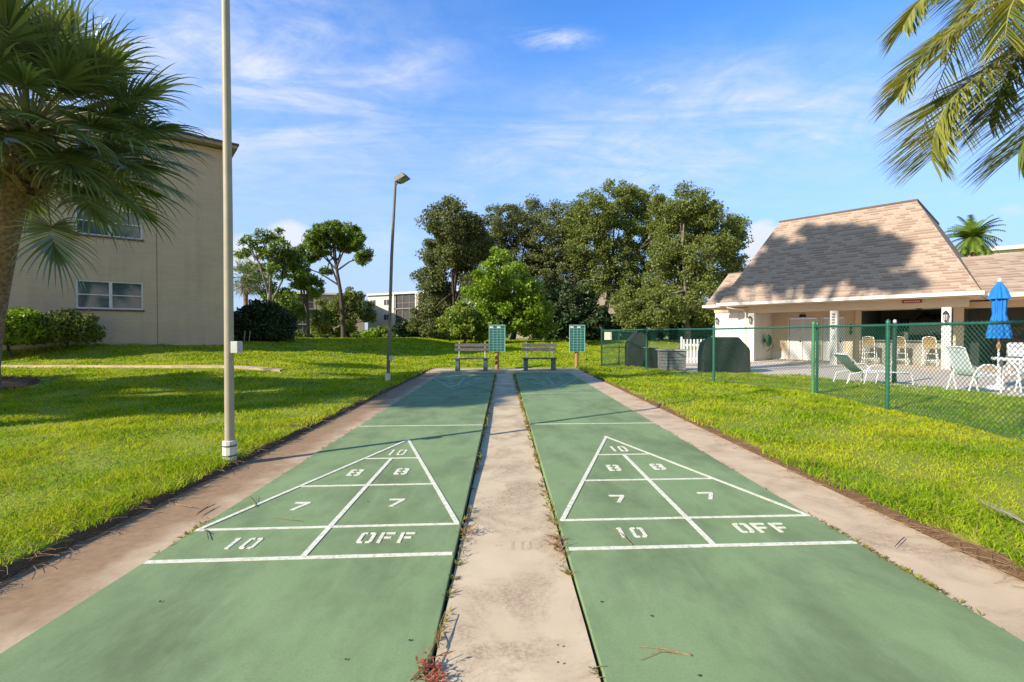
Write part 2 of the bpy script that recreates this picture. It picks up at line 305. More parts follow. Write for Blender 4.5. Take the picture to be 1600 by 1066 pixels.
# ------------------------------------------------------------ builders
def tag(o, label=None, cat=None, group=None, kind=None):
    if label: o['label'] = label
    if cat: o['category'] = cat
    if group: o['group'] = group
    if kind: o['kind'] = kind
    return o
def thing(name, loc, label, cat, group=None, rotz=0.0):
    o = bpy.data.objects.new(name, None); COL.objects.link(o); o.location = loc; o.rotation_euler = (0, 0, rotz)
    o.empty_display_size = 0.2
    return tag(o, label, cat, group)
class MB:
    def __init__(s): s.v = []; s.f = []; s.sm = []
    def add(s, vs, fs, smooth=False):
        n = len(s.v); s.v += [tuple(v) for v in vs]; s.f += [tuple(i+n for i in f) for f in fs]; s.sm += [smooth]*len(fs); return s
    def box(s, lo, hi, M=None):
        x0, y0, z0 = lo; x1, y1, z1 = hi
        vs = [Vector(p) for p in ((x0,y0,z0),(x1,y0,z0),(x1,y1,z0),(x0,y1,z0),(x0,y0,z1),(x1,y0,z1),(x1,y1,z1),(x0,y1,z1))]
        if M is not None: vs = [M @ v for v in vs]
        return s.add(vs, [(0,3,2,1),(4,5,6,7),(0,1,5,4),(1,2,6,5),(2,3,7,6),(3,0,4,7)])
    def bar(s, a, b, w, h):          # rectangular bar between two points
        a = Vector(a); b = Vector(b); d = b-a; L = d.length
        q = d.to_track_quat('X', 'Z').to_matrix().to_4x4(); q.translation = a
        return s.box((0, -w/2, -h/2), (L, w/2, h/2), q)
    def tube(s, pts, rad, n=8, cap=True, smooth=True):
        pts = [Vector(p) for p in pts]
        if isinstance(rad, (int, float)): rad = [rad]*len(pts)
        vs = []; up = Vector((0, 0, 1))
        prev = None
        for i, p in enumerate(pts):
            t = (pts[min(i+1, len(pts)-1)]-pts[max(i-1, 0)]).normalized()
            a = prev if prev is not None else (Vector((1, 0, 0)) if abs(t.z) > 0.9 else up.cross(t))
            a = (a - t*a.dot(t)).normalized(); b = t.cross(a); prev = a
            for k in range(n):
                th = 2*math.pi*k/n
                vs.append(p + (a*math.cos(th)+b*math.sin(th))*rad[i])
        fs = []
        for i in range(len(pts)-1):
            for k in range(n):
                k2 = (k+1) % n; fs.append((i*n+k, i*n+k2, (i+1)*n+k2, (i+1)*n+k))
        s.add(vs, fs, smooth)
        if cap:
            m = len(pts)-1
            s.add([vs[k] for k in range(n)][::-1], [tuple(range(n))]); s.add([vs[m*n+k] for k in range(n)], [tuple(range(n))])
        return s
    def lathe(s, prof, n=20, c=(0, 0), pleat=0, amp=0.0, smooth=True):
        vs = []; fs = []
        for (r, z) in prof:
            for k in range(n):
                th = 2*math.pi*k/n; rr = r*(1+amp*math.cos(pleat*th)) if pleat else r
                vs.append((c[0]+rr*math.cos(th), c[1]+rr*math.sin(th), z))
        for i in range(len(prof)-1):
            for k in range(n):
                k2 = (k+1) % n; fs.append((i*n+k, i*n+k2, (i+1)*n+k2, (i+1)*n+k))
        return s.add(vs, fs, smooth)
    def poly(s, pts, z0, z1):
        n = len(pts); area = sum(pts[i][0]*pts[(i+1)%n][1]-pts[(i+1)%n][0]*pts[i][1] for i in range(n))
        if area < 0: pts = pts[::-1]
        vs = [(x, y, z0) for x, y in pts]+[(x, y, z1) for x, y in pts]
        fs = [tuple(range(n))[::-1], tuple(range(n, 2*n))]+[(i, (i+1) % n, n+(i+1) % n, n+i) for i in range(n)]
        return s.add(vs, fs)
    def build(s, name, m, parent=None, world=False, bevel=0.0):
        me = bpy.data.meshes.new(name)
        vs = s.v
        if world and parent is not None:
            L = parent.location; vs = [(v[0]-L.x, v[1]-L.y, v[2]-L.z) for v in vs]
        me.from_pydata(vs, [], s.f); me.materials.append(m)
        me.polygons.foreach_set('use_smooth', s.sm); me.update()
        o = bpy.data.objects.new(name, me); COL.objects.link(o)
        if parent is not None: o.parent = parent
        if bevel:
            b = o.modifiers.new('bevel', 'BEVEL'); b.width = bevel; b.segments = 2; b.limit_method = 'ANGLE'
        return o
def npmesh(name, V, T, m, parent=None, world=True, kn=3, smooth=False):
    me = bpy.data.meshes.new(name)
    V = np.asarray(V, dtype=np.float32).reshape(-1, 3)
    if world and parent is not None: V = V-np.array(parent.location, dtype=np.float32)
    T = np.asarray(T, dtype=np.int32).reshape(-1, kn)
    me.vertices.add(len(V)); me.vertices.foreach_set('co', V.ravel())
    me.loops.add(T.size); me.loops.foreach_set('vertex_index', T.ravel())
    me.polygons.add(len(T)); me.polygons.foreach_set('loop_start', np.arange(0, T.size, kn, dtype=np.int32))
    me.update(calc_edges=True); me.validate()
    if smooth: me.polygons.foreach_set('use_smooth', [True]*len(me.polygons))
    me.materials.append(m)
    o = bpy.data.objects.new(name, me); COL.objects.link(o)
    if parent is not None: o.parent = parent
    return o
def copy_tree(o, parent=None):
    c = o.copy(); COL.objects.link(c)
    if parent is not None: c.parent = parent
    for ch in list(o.children): copy_tree(ch, c)
    return c

# ------------------------------------------------------------ terrain
def sst(a, b, x):
    t = np.clip((np.asarray(x, dtype=float)-a)/(b-a), 0, 1); return t*t*(3-2*t)
def terr(x, y):
    x = np.asarray(x, dtype=float); y = np.asarray(y, dtype=float)
    Lf = sst(3.5, 12.5, -x)
    hl = 0.26*sst(9, 13.4, y)+0.06*sst(13.9, 14.0, y)+0.56*sst(14.6, 18.2+np.maximum(0, x+15)*1.6, y)-0.2*sst(34, 70, y)
    hr = 0.62*sst(18.5, 42, y)
    Rr = sst(4.5, 8, x)*(1-sst(34, 46, y))
    h1 = 0.26*sst(9, 13.4, y)+0.06*sst(13.9, 14.0, y)
    h = Lf*(hl-h1)+sst(3.5, 8.5, -x)*h1+(1-Lf)*hr*(1-Rr)
    h = h + 0.012*np.sin(x*1.7+y*0.6)*np.sin(y*1.1)*sst(3, 5, np.abs(x))
    return h+0.04
def tz(x, y): return float(terr(x, y))

PATIO = [G(*p)[:2] for p in ((1018, 580), (1060, 582), (1120, 585), (1175, 586), (1250, 589), (1330, 593), (1400, 602), (1470, 613), (1600, 626), (1760, 640))]
PATIO_Y = sorted([(p[0], p[1]) for p in PATIO])
def patio_edge(x):
    xs = [p[0] for p in PATIO_Y]; ys = [p[1] for p in PATIO_Y]
    return np.interp(x, xs, ys)

def axis(lst):
    a = []
    for lo, hi, st in lst: a += list(np.arange(lo, hi-1e-6, st))
    return np.array(sorted(set(np.round(a+[lst[-1][1]], 4))))
gx = axis([(-400, -80, 40), (-80, -30, 5), (-30, -12, 1), (-12, -2.74, 0.3), (-2.74, -2.70, 0.04), (-2.70, 2.78, 0.6), (2.80, 2.84, 0.04), (2.84, 12, 0.3), (12, 30, 1), (30, 80, 5), (80, 400, 40)])
gy = axis([(-60, 0, 6), (0, 18.3, 0.3), (18.34, 18.38, 0.04), (18.6, 30, 0.4), (30, 60, 2), (60, 120, 10), (120, 900, 60)])
X, Y = np.meshgrid(gx, gy)
Z = terr(X, Y)
inside = (X > -2.735) & (X < 2.835) & (Y < 18.37)
Z = np.where(inside, -0.16, Z)
pat = (X > 5.9+np.maximum(Y-20, 0)*.3) & (Y > np.vectorize(patio_edge)(X)) & (Y < 40)
Z = np.where(pat, -0.03, Z)
nx, ny = len(gx), len(gy)
V = np.stack([X, Y, Z], -1).reshape(-1, 3)
idx = np.arange(nx*ny).reshape(ny, nx)
Q = np.stack([idx[:-1, :-1], idx[:-1, 1:], idx[1:, 1:], idx[1:, :-1]], -1).reshape(-1, 4)
tag(npmesh('ground', V, Q, M_lawn, kn=4, smooth=True), kind='structure')

# courts
def slab(name, x0, x1, y0, y1, z1, thick, m, label=None):
    mb = MB(); n = 24
    mb.box((x0, y0, z1-thick), (x1, y1, z1)); return tag(mb.build(name, m, bevel=0.004), label, kind='structure')
YB = 16.55
cl = slab('shuffleboard_court', -2.105, -0.300, -1.5, YB, 0.0, 0.14, M_court)
cr = slab('shuffleboard_court', 0.392, 2.262, -1.5, YB, 0.0, 0.14, M_court)
# middle path: lower in the middle of the court's length
mb = MB(); ys = [-1.5, 2.2, 3.2, 4.2, 5.5, 8, 12, 15, YB+0.01]; zs = [-0.012, -0.012, -0.03, -0.045, -0.07, -0.075, -0.07, -0.055, -0.03]
vs = []; fs = []
for i, (y, z) in enumerate(zip(ys, zs)):
    vs += [(-0.283, y, z), (0.376, y, z), (-0.283, y, -0.15), (0.376, y, -0.15)]
for i in range(len(ys)-1):
    a = i*4; fs += [(a, a+1, a+5, a+4), (a, a+4, a+6, a+2), (a+1, a+3, a+7, a+5)]
mb.add(vs, fs); tag(mb.build('middle_path', M_path), kind='structure')
soil = MB(); soil.box((-0.31, -1.5, -0.15), (0.40, YB, -0.10)); tag(soil.build('gap_soil', M_mulch), kind='structure')
slab('side_path', -2.78, -2.118, -1.5, YB, -0.012, 0.14, M_side)
slab('side_path', 2.275, 2.88, -1.5, YB, -0.012, 0.14, M_side)
slab('end_path', -2.75, 2.85, YB+0.02, 18.40, 0.012, 0.16, M_path)

# painted markings as real thin coats
GL = {}
def oct_half(x0, x1, sgn):
    pass
def glyph(c):
    # unit cell: x 0..1, y 0..1.5, list of polygons
    s = 0.24
    if c in 'O0':
        Lh = [(0.14, 0), (0.42, 0), (0.42, .2), (s+.02, .2), (s, .24), (s, 1.26), (s+.02, 1.3), (.42, 1.3), (.42, 1.5), (.14, 1.5), (0, 1.36), (0, .14)]
        return [Lh, [(1-x, y) for x, y in Lh]]
    if c == '1': return [[(.38, 0), (.66, 0), (.66, 1.5), (.42, 1.5), (.26, 1.34), (.38, 1.34)]]
    if c == '8':
        a = [(0.14, 0), (.42, 0), (.42, .2), (s, .24), (s, .62), (.42, .66), (.42, .84), (s, .88), (s, 1.26), (.42, 1.3), (.42, 1.5), (.14, 1.5), (0, 1.36), (0, .86), (.08, .75), (0, .64), (0, .14)]
        return [a, [(1-x, y) for x, y in a]]
    if c == '7': return [[(0, 1.5), (1, 1.5), (1, 1.26), (0, 1.26)], [(1, 1.2), (.72, 1.2), (.22, 0), (.5, 0)]]
    if c == 'F': return [[(0, 0), (s, 0), (s, 1.5), (0, 1.5)], [(.32, 1.5), (.95, 1.5), (.95, 1.28), (.32, 1.28)], [(.32, .86), (.8, .86), (.8, .64), (.32, .64)]]
    if c == '-': return [[(0.1, .66), (.8, .66), (.8, .84), (.1, .84)]]
def write(parent, txt, cx, cy, w, h, m, flip=False, z=0.0, name='numeral'):
    n = len(txt); cw = w/(n+0.32*(n-1)) if n > 1 else w
    mb = MB()
    for i, c in enumerate(txt):
        x0 = -w/2+i*cw*1.32
        for p in glyph(c):
            q = [(x0+x*cw, (y/1.5-.5)*h) for x, y in p]
            if flip: q = [(-x, -y) for x, y in q]
            mb.poly([(cx+x, cy+y) for x, y in q], z-0.002, z+0.004)
    o = mb.build(name, m, parent); return o
FT = 0.3048
def markings(court, x0, x1, y0, sk):
    cx = (x0+x1)/2; hw = (x1-x0)/2-0.012
    def yy(x, s): return y0+s*FT+sk*(x-cx)
    def line(name, xa, ya, xb, yb, w, m, z):
        mb = MB(); d = Vector((xb-xa, yb-ya)); n = Vector((-d.y, d.x)).normalized()*w/2
        mb.poly([(xa+n.x, ya+n.y), (xb+n.x, yb+n.y), (xb-n.x, yb-n.y), (xa-n.x, ya-n.y)], z-0.003, z)
        return mb.build(name, m, court)
    def hline(s, xa, xb, m, w=0.038, z=0.0040): line('court_line', xa, yy(xa, s), xb, yy(xb, s), w, m, z)
    hline(0, cx-hw, cx+hw, M_line); hline(1.5, cx-hw, cx+hw, M_line, 0.03)
    for s in (4.5, 7.5):
        f = (10.5-s)/9.0; hline(s, cx-hw*f, cx+hw*f, M_line, 0.03)
    line('court_line', cx, yy(cx, 0), cx, yy(cx, 7.5), 0.036, M_line, 0.0048)
    line('court_line', cx-hw+.015, yy(cx-hw, 1.5), cx+.01, yy(cx, 10.55), 0.034, M_line, 0.0056)
    line('court_line', cx+hw-.015, yy(cx+hw, 1.5), cx-.01, yy(cx, 10.55), 0.034, M_line, 0.0064)
    hline(13.5, cx-hw, cx+hw, M_line, 0.026); hline(25.5, cx-hw, cx+hw, M_fade, 0.03)
    # far end, faded
    e = 39
    line('court_line', cx-hw+.02, yy(cx-hw, e-1.5), cx, yy(cx, e-10.5), 0.034, M_fade, 0.0056)
    line('court_line', cx+hw-.02, yy(cx+hw, e-1.5), cx, yy(cx, e-10.5), 0.034, M_fade, 0.0064)
    line('court_line', cx, yy(cx, e), cx, yy(cx, e-7.5), 0.034, M_fade, 0.0048)
    for s in (e, e-1.5): hline(s, cx-hw, cx+hw, M_fade, 0.026)
    for s in (e-4.5, e-7.5):
        f = (s-28.5)/9.0; hline(s, cx-hw*f, cx+hw*f, M_fade, 0.026)
    def num(t, dx, s, w, h): 
        write(court, t, cx+dx, yy(cx+dx, s), w, h, M_line)
        write(court, t, cx-dx, yy(cx-dx, e-s), w, h, M_fade, flip=True)
    num('10', -hw*.52, 0.74, 0.205, 0.155); 
    write(court, 'OFF', cx+hw*.49, yy(cx+hw*.49, 0.84), 0.36, 0.155, M_line, name='lettering')
    write(court, 'OFF', cx-hw*.49, yy(cx-hw*.49, e-0.84), 0.36, 0.155, M_fade, flip=True, name='lettering')
    num('7', -hw*.43, 2.9, 0.125, 0.165); num('7', hw*.39, 3.0, 0.125, 0.165)
    num('8', -hw*.25, 5.8, 0.125, 0.20); num('8', hw*.24, 5.85, 0.125, 0.20)
    num('10', 0.0, 8.35, 0.20, 0.23)
markings(cl, -2.105, -0.300, 2.855, 0.045)
markings(cr, 0.392, 2.262, 2.975, 0.035)
gh = tag(bpy.data.objects['middle_path'])
write(gh, '-10', 0.055, 3.06, 0.24, 0.13, M_ghost, z=-0.0300)

# sidewalk across the left lawn
mb = MB(); pts = []
xs = np.arange(-30, -6.4, 0.5)
row = [(x, 14.20-0.02*(x+16), 14.55-0.02*(x+16)) for x in xs]
vs = []; fs = []
for i, (x, ya, yb_) in enumerate(row):
    z = max(tz(x, ya), tz(x, yb_))+0.05
    vs += [(x, ya, z), (x, yb_, z), (x, ya, z-0.12), (x, yb_, z-0.12)]
    if i: a = (i-1)*4; fs += [(a, a+4, a+5, a+1), (a, a+2, a+6, a+4), (a+1, a+5, a+7, a+3)]
mb.add(vs, fs); tag(mb.build('sidewalk', M_path), kind='structure')

# patio
n = len(PATIO_Y); poly = [(x, y+0.02) for x, y in PATIO_Y]+[(40, 8), (40, 44), (11, 44), (6.6, 24), (5.6, 20)]
mb = MB(); mb.poly(poly, -0.1, 0.02); tag(mb.build('patio', M_patio), kind='structure')

# ------------------------------------------------------------ grass blades
def blades(P, h, w, lean, seed):
    r = np.random.default_rng(seed); n = len(P)
    a = r.uniform(0, 2*np.pi, n); l = np.stack([np.cos(a), np.sin(a), np.zeros(n)], 1)*(lean*r.uniform(.3, 1.45, n)*h)[:, None]
    b = r.uniform(0, 2*np.pi, n); s = np.stack([np.cos(b), np.sin(b), np.zeros(n)], 1)*(w/2)[:, None]
    z = np.zeros((n, 3)); z[:, 2] = h
    V = np.stack([P-s, P+s, P+l*.35+z*.6-s*.8, P+l*.35+z*.6+s*.8, P+l*1.1+z*(.95-.12*lean)], 1).reshape(-1, 3)
    k = np.arange(n)[:, None]*5
    T = np.concatenate([k+np.array([[0, 1, 3]]), k+np.array([[0, 3, 2]]), k+np.array([[2, 3, 4]])], 1).reshape(-1, 3)
    return V, T
def lawn_points(side, seed):
    r = np.random.default_rng(seed); out = []
    y = 1.6
    while y < 46:
        st = max(0.25, y*0.06); ym = y+st/2
        xin = 2.70 if side < 0 else 2.80
        xout = min(1.22*ym+1.2, 34)
        if side == 0: x0, x1 = -2.9, 2.9
        elif side < 0: x0, x1 = -xout, -xin
        else: x0, x1 = xin, xout
        if side == 0 and ym < 18.3: y += st; continue
        dens = 3300*min(1, (3.8/ym)**1.45)
        n = int(dens*(x1-x0)*st)
        x = r.uniform(x0, x1, n); yy = r.uniform(y, y+st, n); out.append(np.stack([x, yy], 1)); y += st
    return np.concatenate(out)
P2 = np.concatenate([lawn_points(-1, 1), lawn_points(1, 2), lawn_points(0, 3)])
x, y = P2[:, 0], P2[:, 1]
edge = 0.06*np.sin(y*2.3+1)+0.035*np.sin(y*7.1)+0.02*np.sin(y*17)
keep = np.where(x < 0, -x > 2.735+edge*0.5, x > 2.83+edge*1.0) | (y > 18.45)
keep &= ~((x > 5.3+np.maximum(y-19, 0)*.25) & (y > np.interp(x, [p[0] for p in PATIO_Y], [p[1] for p in PATIO_Y])+0.0) & (y < 42))
sy = 14.20-0.02*(x+16)
keep &= ~((x < -6.6) & (y > sy-.12) & (y < sy+.36))
keep &= ~(((x+12.1)**2/1.5**2+(y-11.3)**2/1.0**2) < 1)
cl_n = np.sin(x*3.1+np.sin(y*2.3)*1.4)*np.sin(y*2.9+np.cos(x*1.9))      # clumps
keep &= rng.uniform(-1.6, 1, len(x)) < cl_n+0.35
P2 = P2[keep]; x, y, cl_n = x[keep], y[keep], cl_n[keep]
near = np.minimum(np.abs(np.abs(x)-2.8), 1.0)
h = (0.050+0.022*cl_n)*rng.uniform(.6, 1.35, len(x))*(1+0.025*np.maximum(y-5, 0))
h *= np.where(near < 0.35, 1.25, 1.0)
w = rng.uniform(0.0045, 0.0085, len(x))*np.maximum(1, y/4.2)**1.05
P3 = np.stack([x, y, terr(x, y)-0.005], 1)
Vg, Tg = blades(P3, h, w, 1.1, 5)
tag(npmesh('lawn_grass', Vg, Tg, M_grass), 'bright yellow green lawn grass with thick blades around the courts', 'grass', kind='stuff')
print('blades', len(x))
# dry straw lying in the lawn and on the path edges
def straws(n, fx, seed, lmin=.04, lmax=.20, z=0.05, r_=0.0010):
    r = np.random.default_rng(seed); mb = MB()
    for i in range(n):
        x, y, zz_ = fx(r); a = r.uniform(0, 2*np.pi); L = r.uniform(lmin, lmax); c = r.uniform(-.3, .3)
        d = Vector((math.cos(a), math.sin(a), 0)); s = Vector((-d.y, d.x, 0)); p = Vector((x, y, zz_))
        mb.tube([p, p+d*L*.5+s*L*c*.3+Vector((0, 0, .01)), p+d*L+s*L*c], r_*(1+y*.12), 4, cap=False)
    return mb
def f_l(r):
    s = r.choice([-1, 1]); y = 2.3+r.random()**1.3*9; off = r.uniform(-.06, .12) if r.random() < .8 else r.uniform(.1, 2.5)
    x = (-2.74-off) if s < 0 else (2.84+off)
    return x, y, (tz(x, y)+.035*(off > .1)) if off > 0 else 0.0
tag(straws(1300, f_l, 11).build('dry_thatch', M_straw), 'dry straw and thatch scattered along the lawn edges', 'dead grass', kind='stuff')

# ------------------------------------------------------------ left apartment building
def face_box(mb, x0, x1, y0, y1, z0, z1): mb.box((x0, y0, z0), (x1, y1, z1))
ang = math.atan2(0.61, 0.793)           # local x runs along the wall (towards the corner), local -y faces the lawn
apt = thing('apartment_building', (-11.85, 21.0, 0.6), 'tan three storey apartment block behind the fan palm on the left', 'building', rotz=ang)
zb = 0.0
wins = [(-4.97, -3.0, 2.28+k*2.76-0.6, 3.35+k*2.76-0.6) for k in range(3)]+[(-13.4, -11.4, 2.28+k*2.76-0.6, 3.35+k*2.76-0.6) for k in range(3)]
mb = MB(); xs_ = sorted({-26.0, 0.0, *[w_[0] for w_ in wins], *[w_[1] for w_ in wins]}); zs_ = sorted({-0.4, 8.62, *[w_[2] for w_ in wins], *[w_[3] for w_ in wins]})
def hole(xa, xb, za, zb_): return any(w_[0]-1e-4 <= xa and xb <= w_[1]+1e-4 and w_[2]-1e-4 <= za and zb_ <= w_[3]+1e-4 for w_ in wins)
for i in range(len(xs_)-1):
    for j in range(len(zs_)-1):
        if not hole(xs_[i], xs_[i+1], zs_[j], zs_[j+1]): mb.add([(xs_[i], 0, zs_[j]), (xs_[i+1], 0, zs_[j]), (xs_[i+1], 0, zs_[j+1]), (xs_[i], 0, zs_[j+1])], [(0, 1, 2, 3)])
for w_ in wins:
    a, b, c, d = w_; q = [(a, c), (b, c), (b, d), (a, d)]
    for i in range(4):
        p, r_ = q[i], q[(i+1) % 4]; mb.add([(p[0], 0, p[1]), (p[0], .14, p[1]), (r_[0], .14, r_[1]), (r_[0], 0, r_[1])], [(0, 1, 2, 3)])
mb.add([(0, 0, -.4), (0, 16, -.4), (0, 16, 8.62), (0, 0, 8.62), (-26, 0, -.4), (-26, 16, -.4), (-26, 16, 8.62), (-26, 0, 8.62)], [(0, 1, 2, 3), (5, 4, 7, 6), (1, 5, 6, 2)])
mb.build('wall', M_wall, apt)
mb = MB(); mb.box((-26.5, -.42, 8.66), (.26, 16.4, 8.80)); mb.build('roof', M_trimtan, apt, bevel=.01)
mb = MB(); mb.box((-26.55, -.47, 8.80), (.31, 16.45, 8.87)); mb.build('roof_edge', M_brown, apt)
mb = MB(); mb.box((-2.56, -.008, -.4), (-2.548, .004, 8.6)); mb.build('expansion_joint', M_brown, apt)
for (a, b, c, d) in wins:
    mb = MB(); f = .055
    mb.box((a, .02, c), (b, .09, c+f)); mb.box((a, .02, d-f), (b, .09, d)); m_ = (a+b)/2
    for xx in (a, b-f): mb.box((xx, .021, c+f), (xx+f, .089, d-f))
    mb.box((m_-.05, .015, c+f), (m_+.05, .088, d-f))
    for xa, xb in ((a+f, m_-.05), (m_+.05, b-f)): mb.box((xa, .03, (c+d)/2-.02), (xb, .085, (c+d)/2+.02))
    wn = mb.build('window', M_vinyl, apt)
    mb = MB(); mb.box((a, .10, c), (b, .11, d)); mb.build('pane', M_glass, wn)
    mb = MB(); mb.box((a-.04, -.05, c-.07), (b+.04, .02, c-.003)); mb.build('sill', M_brown, wn)

# ------------------------------------------------------------ foliage
def leaf_cloud(clumps, size, elong=1.6, seed=0, flat=0.0):
    """clumps: array (n,5): x,y,z,radius,count"""
    r = np.random.default_rng(seed); Ps = []
    for (cx, cy, cz, rad, cnt) in clumps:
        g = r.normal(size=(int(cnt), 3)); g /= np.linalg.norm(g, axis=1)[:, None]+1e-9
        g *= (r.random(int(cnt))**0.45)[:, None]*rad; g[:, 2] *= 0.72
        Ps.append(g+np.array([cx, cy, cz]))
    P = np.concatenate(Ps); n = len(P)
    u = r.normal(size=(n, 3)); u[:, 2] *= (1-flat); u /= np.linalg.norm(u, axis=1)[:, None]
    v = r.normal(size=(n, 3)); v[:, 2] *= (1-flat); v -= u*(u*v).sum(1)[:, None]; v /= np.linalg.norm(v, axis=1)[:, None]+1e-9
    s = (size*r.uniform(.6, 1.35, n))[:, None]
    V = np.stack([P-u*s*elong/2, P-v*s/2, P+u*s*elong/2, P+v*s/2], 1).reshape(-1, 3)
    T = np.arange(n*4).reshape(-1, 4)
    return V, T
def lobes_to_clumps(lobes, per, crad, cnt, seed, shell=0.55):
    r = np.random.default_rng(seed); out = []
    vols = np.array([l[3]*l[4]*l[5] for l in lobes])**(2/3)
    ns = np.maximum(3, (per*vols/vols.sum())).astype(int)
    for l, n in zip(lobes, ns):
        g = r.normal(size=(n, 3)); g /= np.linalg.norm(g, axis=1)[:, None]
        g *= (shell+(1-shell)*r.random(n)**0.6)[:, None]*r.uniform(.85, 1.1, n)[:, None]
        for q in g:
            out.append((l[0]+q[0]*l[3], l[1]+q[1]*l[4], l[2]+q[2]*l[5], crad*r.uniform(.55, 1.25), cnt*r.uniform(.6, 1.3)))
    return out
def tree(name, base, lobes, label, cat='tree', group=None, leaf=M_oak, bark=M_bark, tr=0.35, per=140, crad=0.74, cnt=150, size=0.12, seed=0, fork=0.35, elong=1.6, flat=0.0, trunk_path=None, twigs=30, shell=.55):
    base = Vector(base); t = thing(name, base, label, cat, group)
    rr = random.Random(seed); cen = Vector((sum(l[0] for l in lobes)/len(lobes), sum(l[1] for l in lobes)/len(lobes), sum(l[2] for l in lobes)/len(lobes)))
    mb = MB()
    if trunk_path: tp = [Vector(p) for p in trunk_path]
    else:
        top = base.lerp(cen, 0.85); top.z = base.z+(cen.z-base.z)*0.9
        tp = [base+Vector((0, 0, -.2)), base.lerp(top, .3)+Vector((rr.uniform(-.3, .3), 0, 0)), base.lerp(top, .65)+Vector((rr.uniform(-.3, .3), rr.uniform(-.3, .3), 0)), top]
    rads = [tr*(1.25-0.95*i/(len(tp)-1)) for i in range(len(tp))]
    mb.tube(tp, rads, 9)
    clumps = lobes_to_clumps(lobes, per, crad, cnt, seed, shell)
    tot = sum((tp[i+1]-tp[i]).length for i in range(len(tp)-1))
    def on_trunk(f):
        d = f*tot
        for i in range(len(tp)-1):
            L = (tp[i+1]-tp[i]).length
            if d <= L: return tp[i].lerp(tp[i+1], d/L)
            d -= L
        return tp[-1]
    lp = []
    for l in lobes:
        c = Vector(l[:3]); a = on_trunk(rr.uniform(fork, .9)); m = a.lerp(c, .5)+Vector((rr.uniform(-.4, .4), rr.uniform(-.4, .4), rr.uniform(-.1, .6)))
        mb.tube([a, m, c, c+Vector((rr.uniform(-1, 1)*l[3]*.5, 0, l[5]*.5))], [tr*.5, tr*.34, tr*.2, tr*.06], 6); lp.append((a, m, c))
    for i in range(twigs):
        q = clumps[rr.randrange(len(clumps))]; a, m, c = min(lp, key=lambda z: (z[2]-Vector(q[:3])).length)
        s = m.lerp(c, rr.uniform(0, 1)); e = Vector(q[:3]); mm = s.lerp(e, .5)+Vector((rr.uniform(-.3, .3), rr.uniform(-.3, .3), rr.uniform(-.2, .4)))
        mb.tube([s, mm, e], [tr*.16, tr*.10, tr*.03], 5, cap=False)
    mb.build('trunk', bark, t, world=True)
    V_, T_ = leaf_cloud(clumps, size, elong, seed, flat)
    npmesh('crown', V_, T_, leaf, t, kn=4)
    return t
def PL(lst, Y, dy=0.9):     # lobes from their place in the view at distance Y: (px, py, r) or (px, py, rx, ry)
    out = []
    for i, l in enumerate(lst):
        yy = Y+((i*37) % 11-5)*.45*dy; c = D(l[0], l[1], yy); k = yy/FPX
        rx = l[2]*k; rz = (l[3] if len(l) > 3 else l[2])*k; out.append((c.x, c.y, c.z, rx, max(rx, rz)*.9, rz))
    return out
def base_at(px, Y):
    c = D(px, 530, Y); return Vector((c.x, Y, tz(c.x, Y)))
OG = 'live oaks beyond the benches'
tree('oak_tree', base_at(712, 45), PL([(700, 345, 36, 32), (718, 385, 34), (690, 395, 34, 34), (735, 350, 22, 20), (750, 385, 22, 24), (728, 420, 28, 26), (742, 445, 22), (672, 440, 24), (690, 470, 32, 30), (664, 500, 25), (700, 505, 32)], 45),
     'leftmost live oak, grey green and tall, beside the pale apartment block', 'tree', OG, seed=1, per=702, cnt=135, shell=.4, tr=.27)
tree('oak_tree', base_at(800, 52), PL([(790, 345, 34, 28), (772, 372, 26, 28), (762, 400, 24), (748, 355, 14, 16), (905, 335, 20, 20), (828, 345, 34), (850, 375, 42, 40), (820, 400, 40), (876, 345, 34, 30), (880, 420, 50), (840, 450, 50)], 52),
     'dark live oak with open top rising behind the bright green tree', 'tree', OG, seed=2, per=702, cnt=135, shell=.4, tr=.27)
tree('oak_tree', base_at(945, 50), PL([(930, 330, 34, 32), (900, 360, 28, 30), (895, 400, 26), (1035, 345, 26, 30), (965, 310, 34, 26), (1000, 318, 34, 28), (920, 380, 42, 40), (965, 370, 45), (1010, 370, 40), (945, 430, 40), (1000, 440, 46, 44)], 50),
     'tallest live oak with pale bare limbs showing, middle of the row', 'tree', OG, seed=3, per=810, cnt=135, shell=.4, tr=.27, leaf=M_oak2, bark=M_barkl, twigs=90)
tree('oak_tree', base_at(1075, 44), PL([(1070, 318, 30, 26), (1040, 400, 24), (1035, 320, 16, 14), (1105, 340, 34, 32), (1140, 372, 30, 30), (1060, 370, 40), (1105, 400, 44), (1145, 425, 24, 30), (1050, 440, 44), (1100, 470, 40, 36), (1148, 345, 16, 12), (1030, 480, 40, 30), (985, 480, 34, 34), (1090, 498, 36, 16)], 44),
     'rightmost live oak reaching toward the clubhouse roof', 'tree', OG, seed=4, per=864, cnt=135, shell=.4, tr=.27, leaf=M_oak2, bark=M_barkl, twigs=90)
tree('leafy_tree', base_at(775, 38), PL([(782, 425, 36, 34), (760, 455, 34), (805, 450, 38), (735, 492, 34, 30), (780, 495, 44, 36), (825, 490, 36), (752, 515, 32, 20), (820, 470, 34, 36), (840, 505, 26, 22)], 38, .6),
     'bright green rounded tree directly behind the left bench', 'tree', seed=5, per=260, cnt=120, leaf=M_bright, crad=.62, size=.17, elong=1.2)
tree('leafy_tree', base_at(722, 36.5), PL([(722, 498, 22, 24), (705, 512, 18, 18), (742, 518, 22, 12)], 36.5, .4),
     'low yellow green bush at the left foot of the bright green tree', 'bush', seed=15, per=70, cnt=110, leaf=M_weed, crad=.5, size=.15, elong=1.2, tr=.12)
UG = 'dark understory shrubs below the oaks'
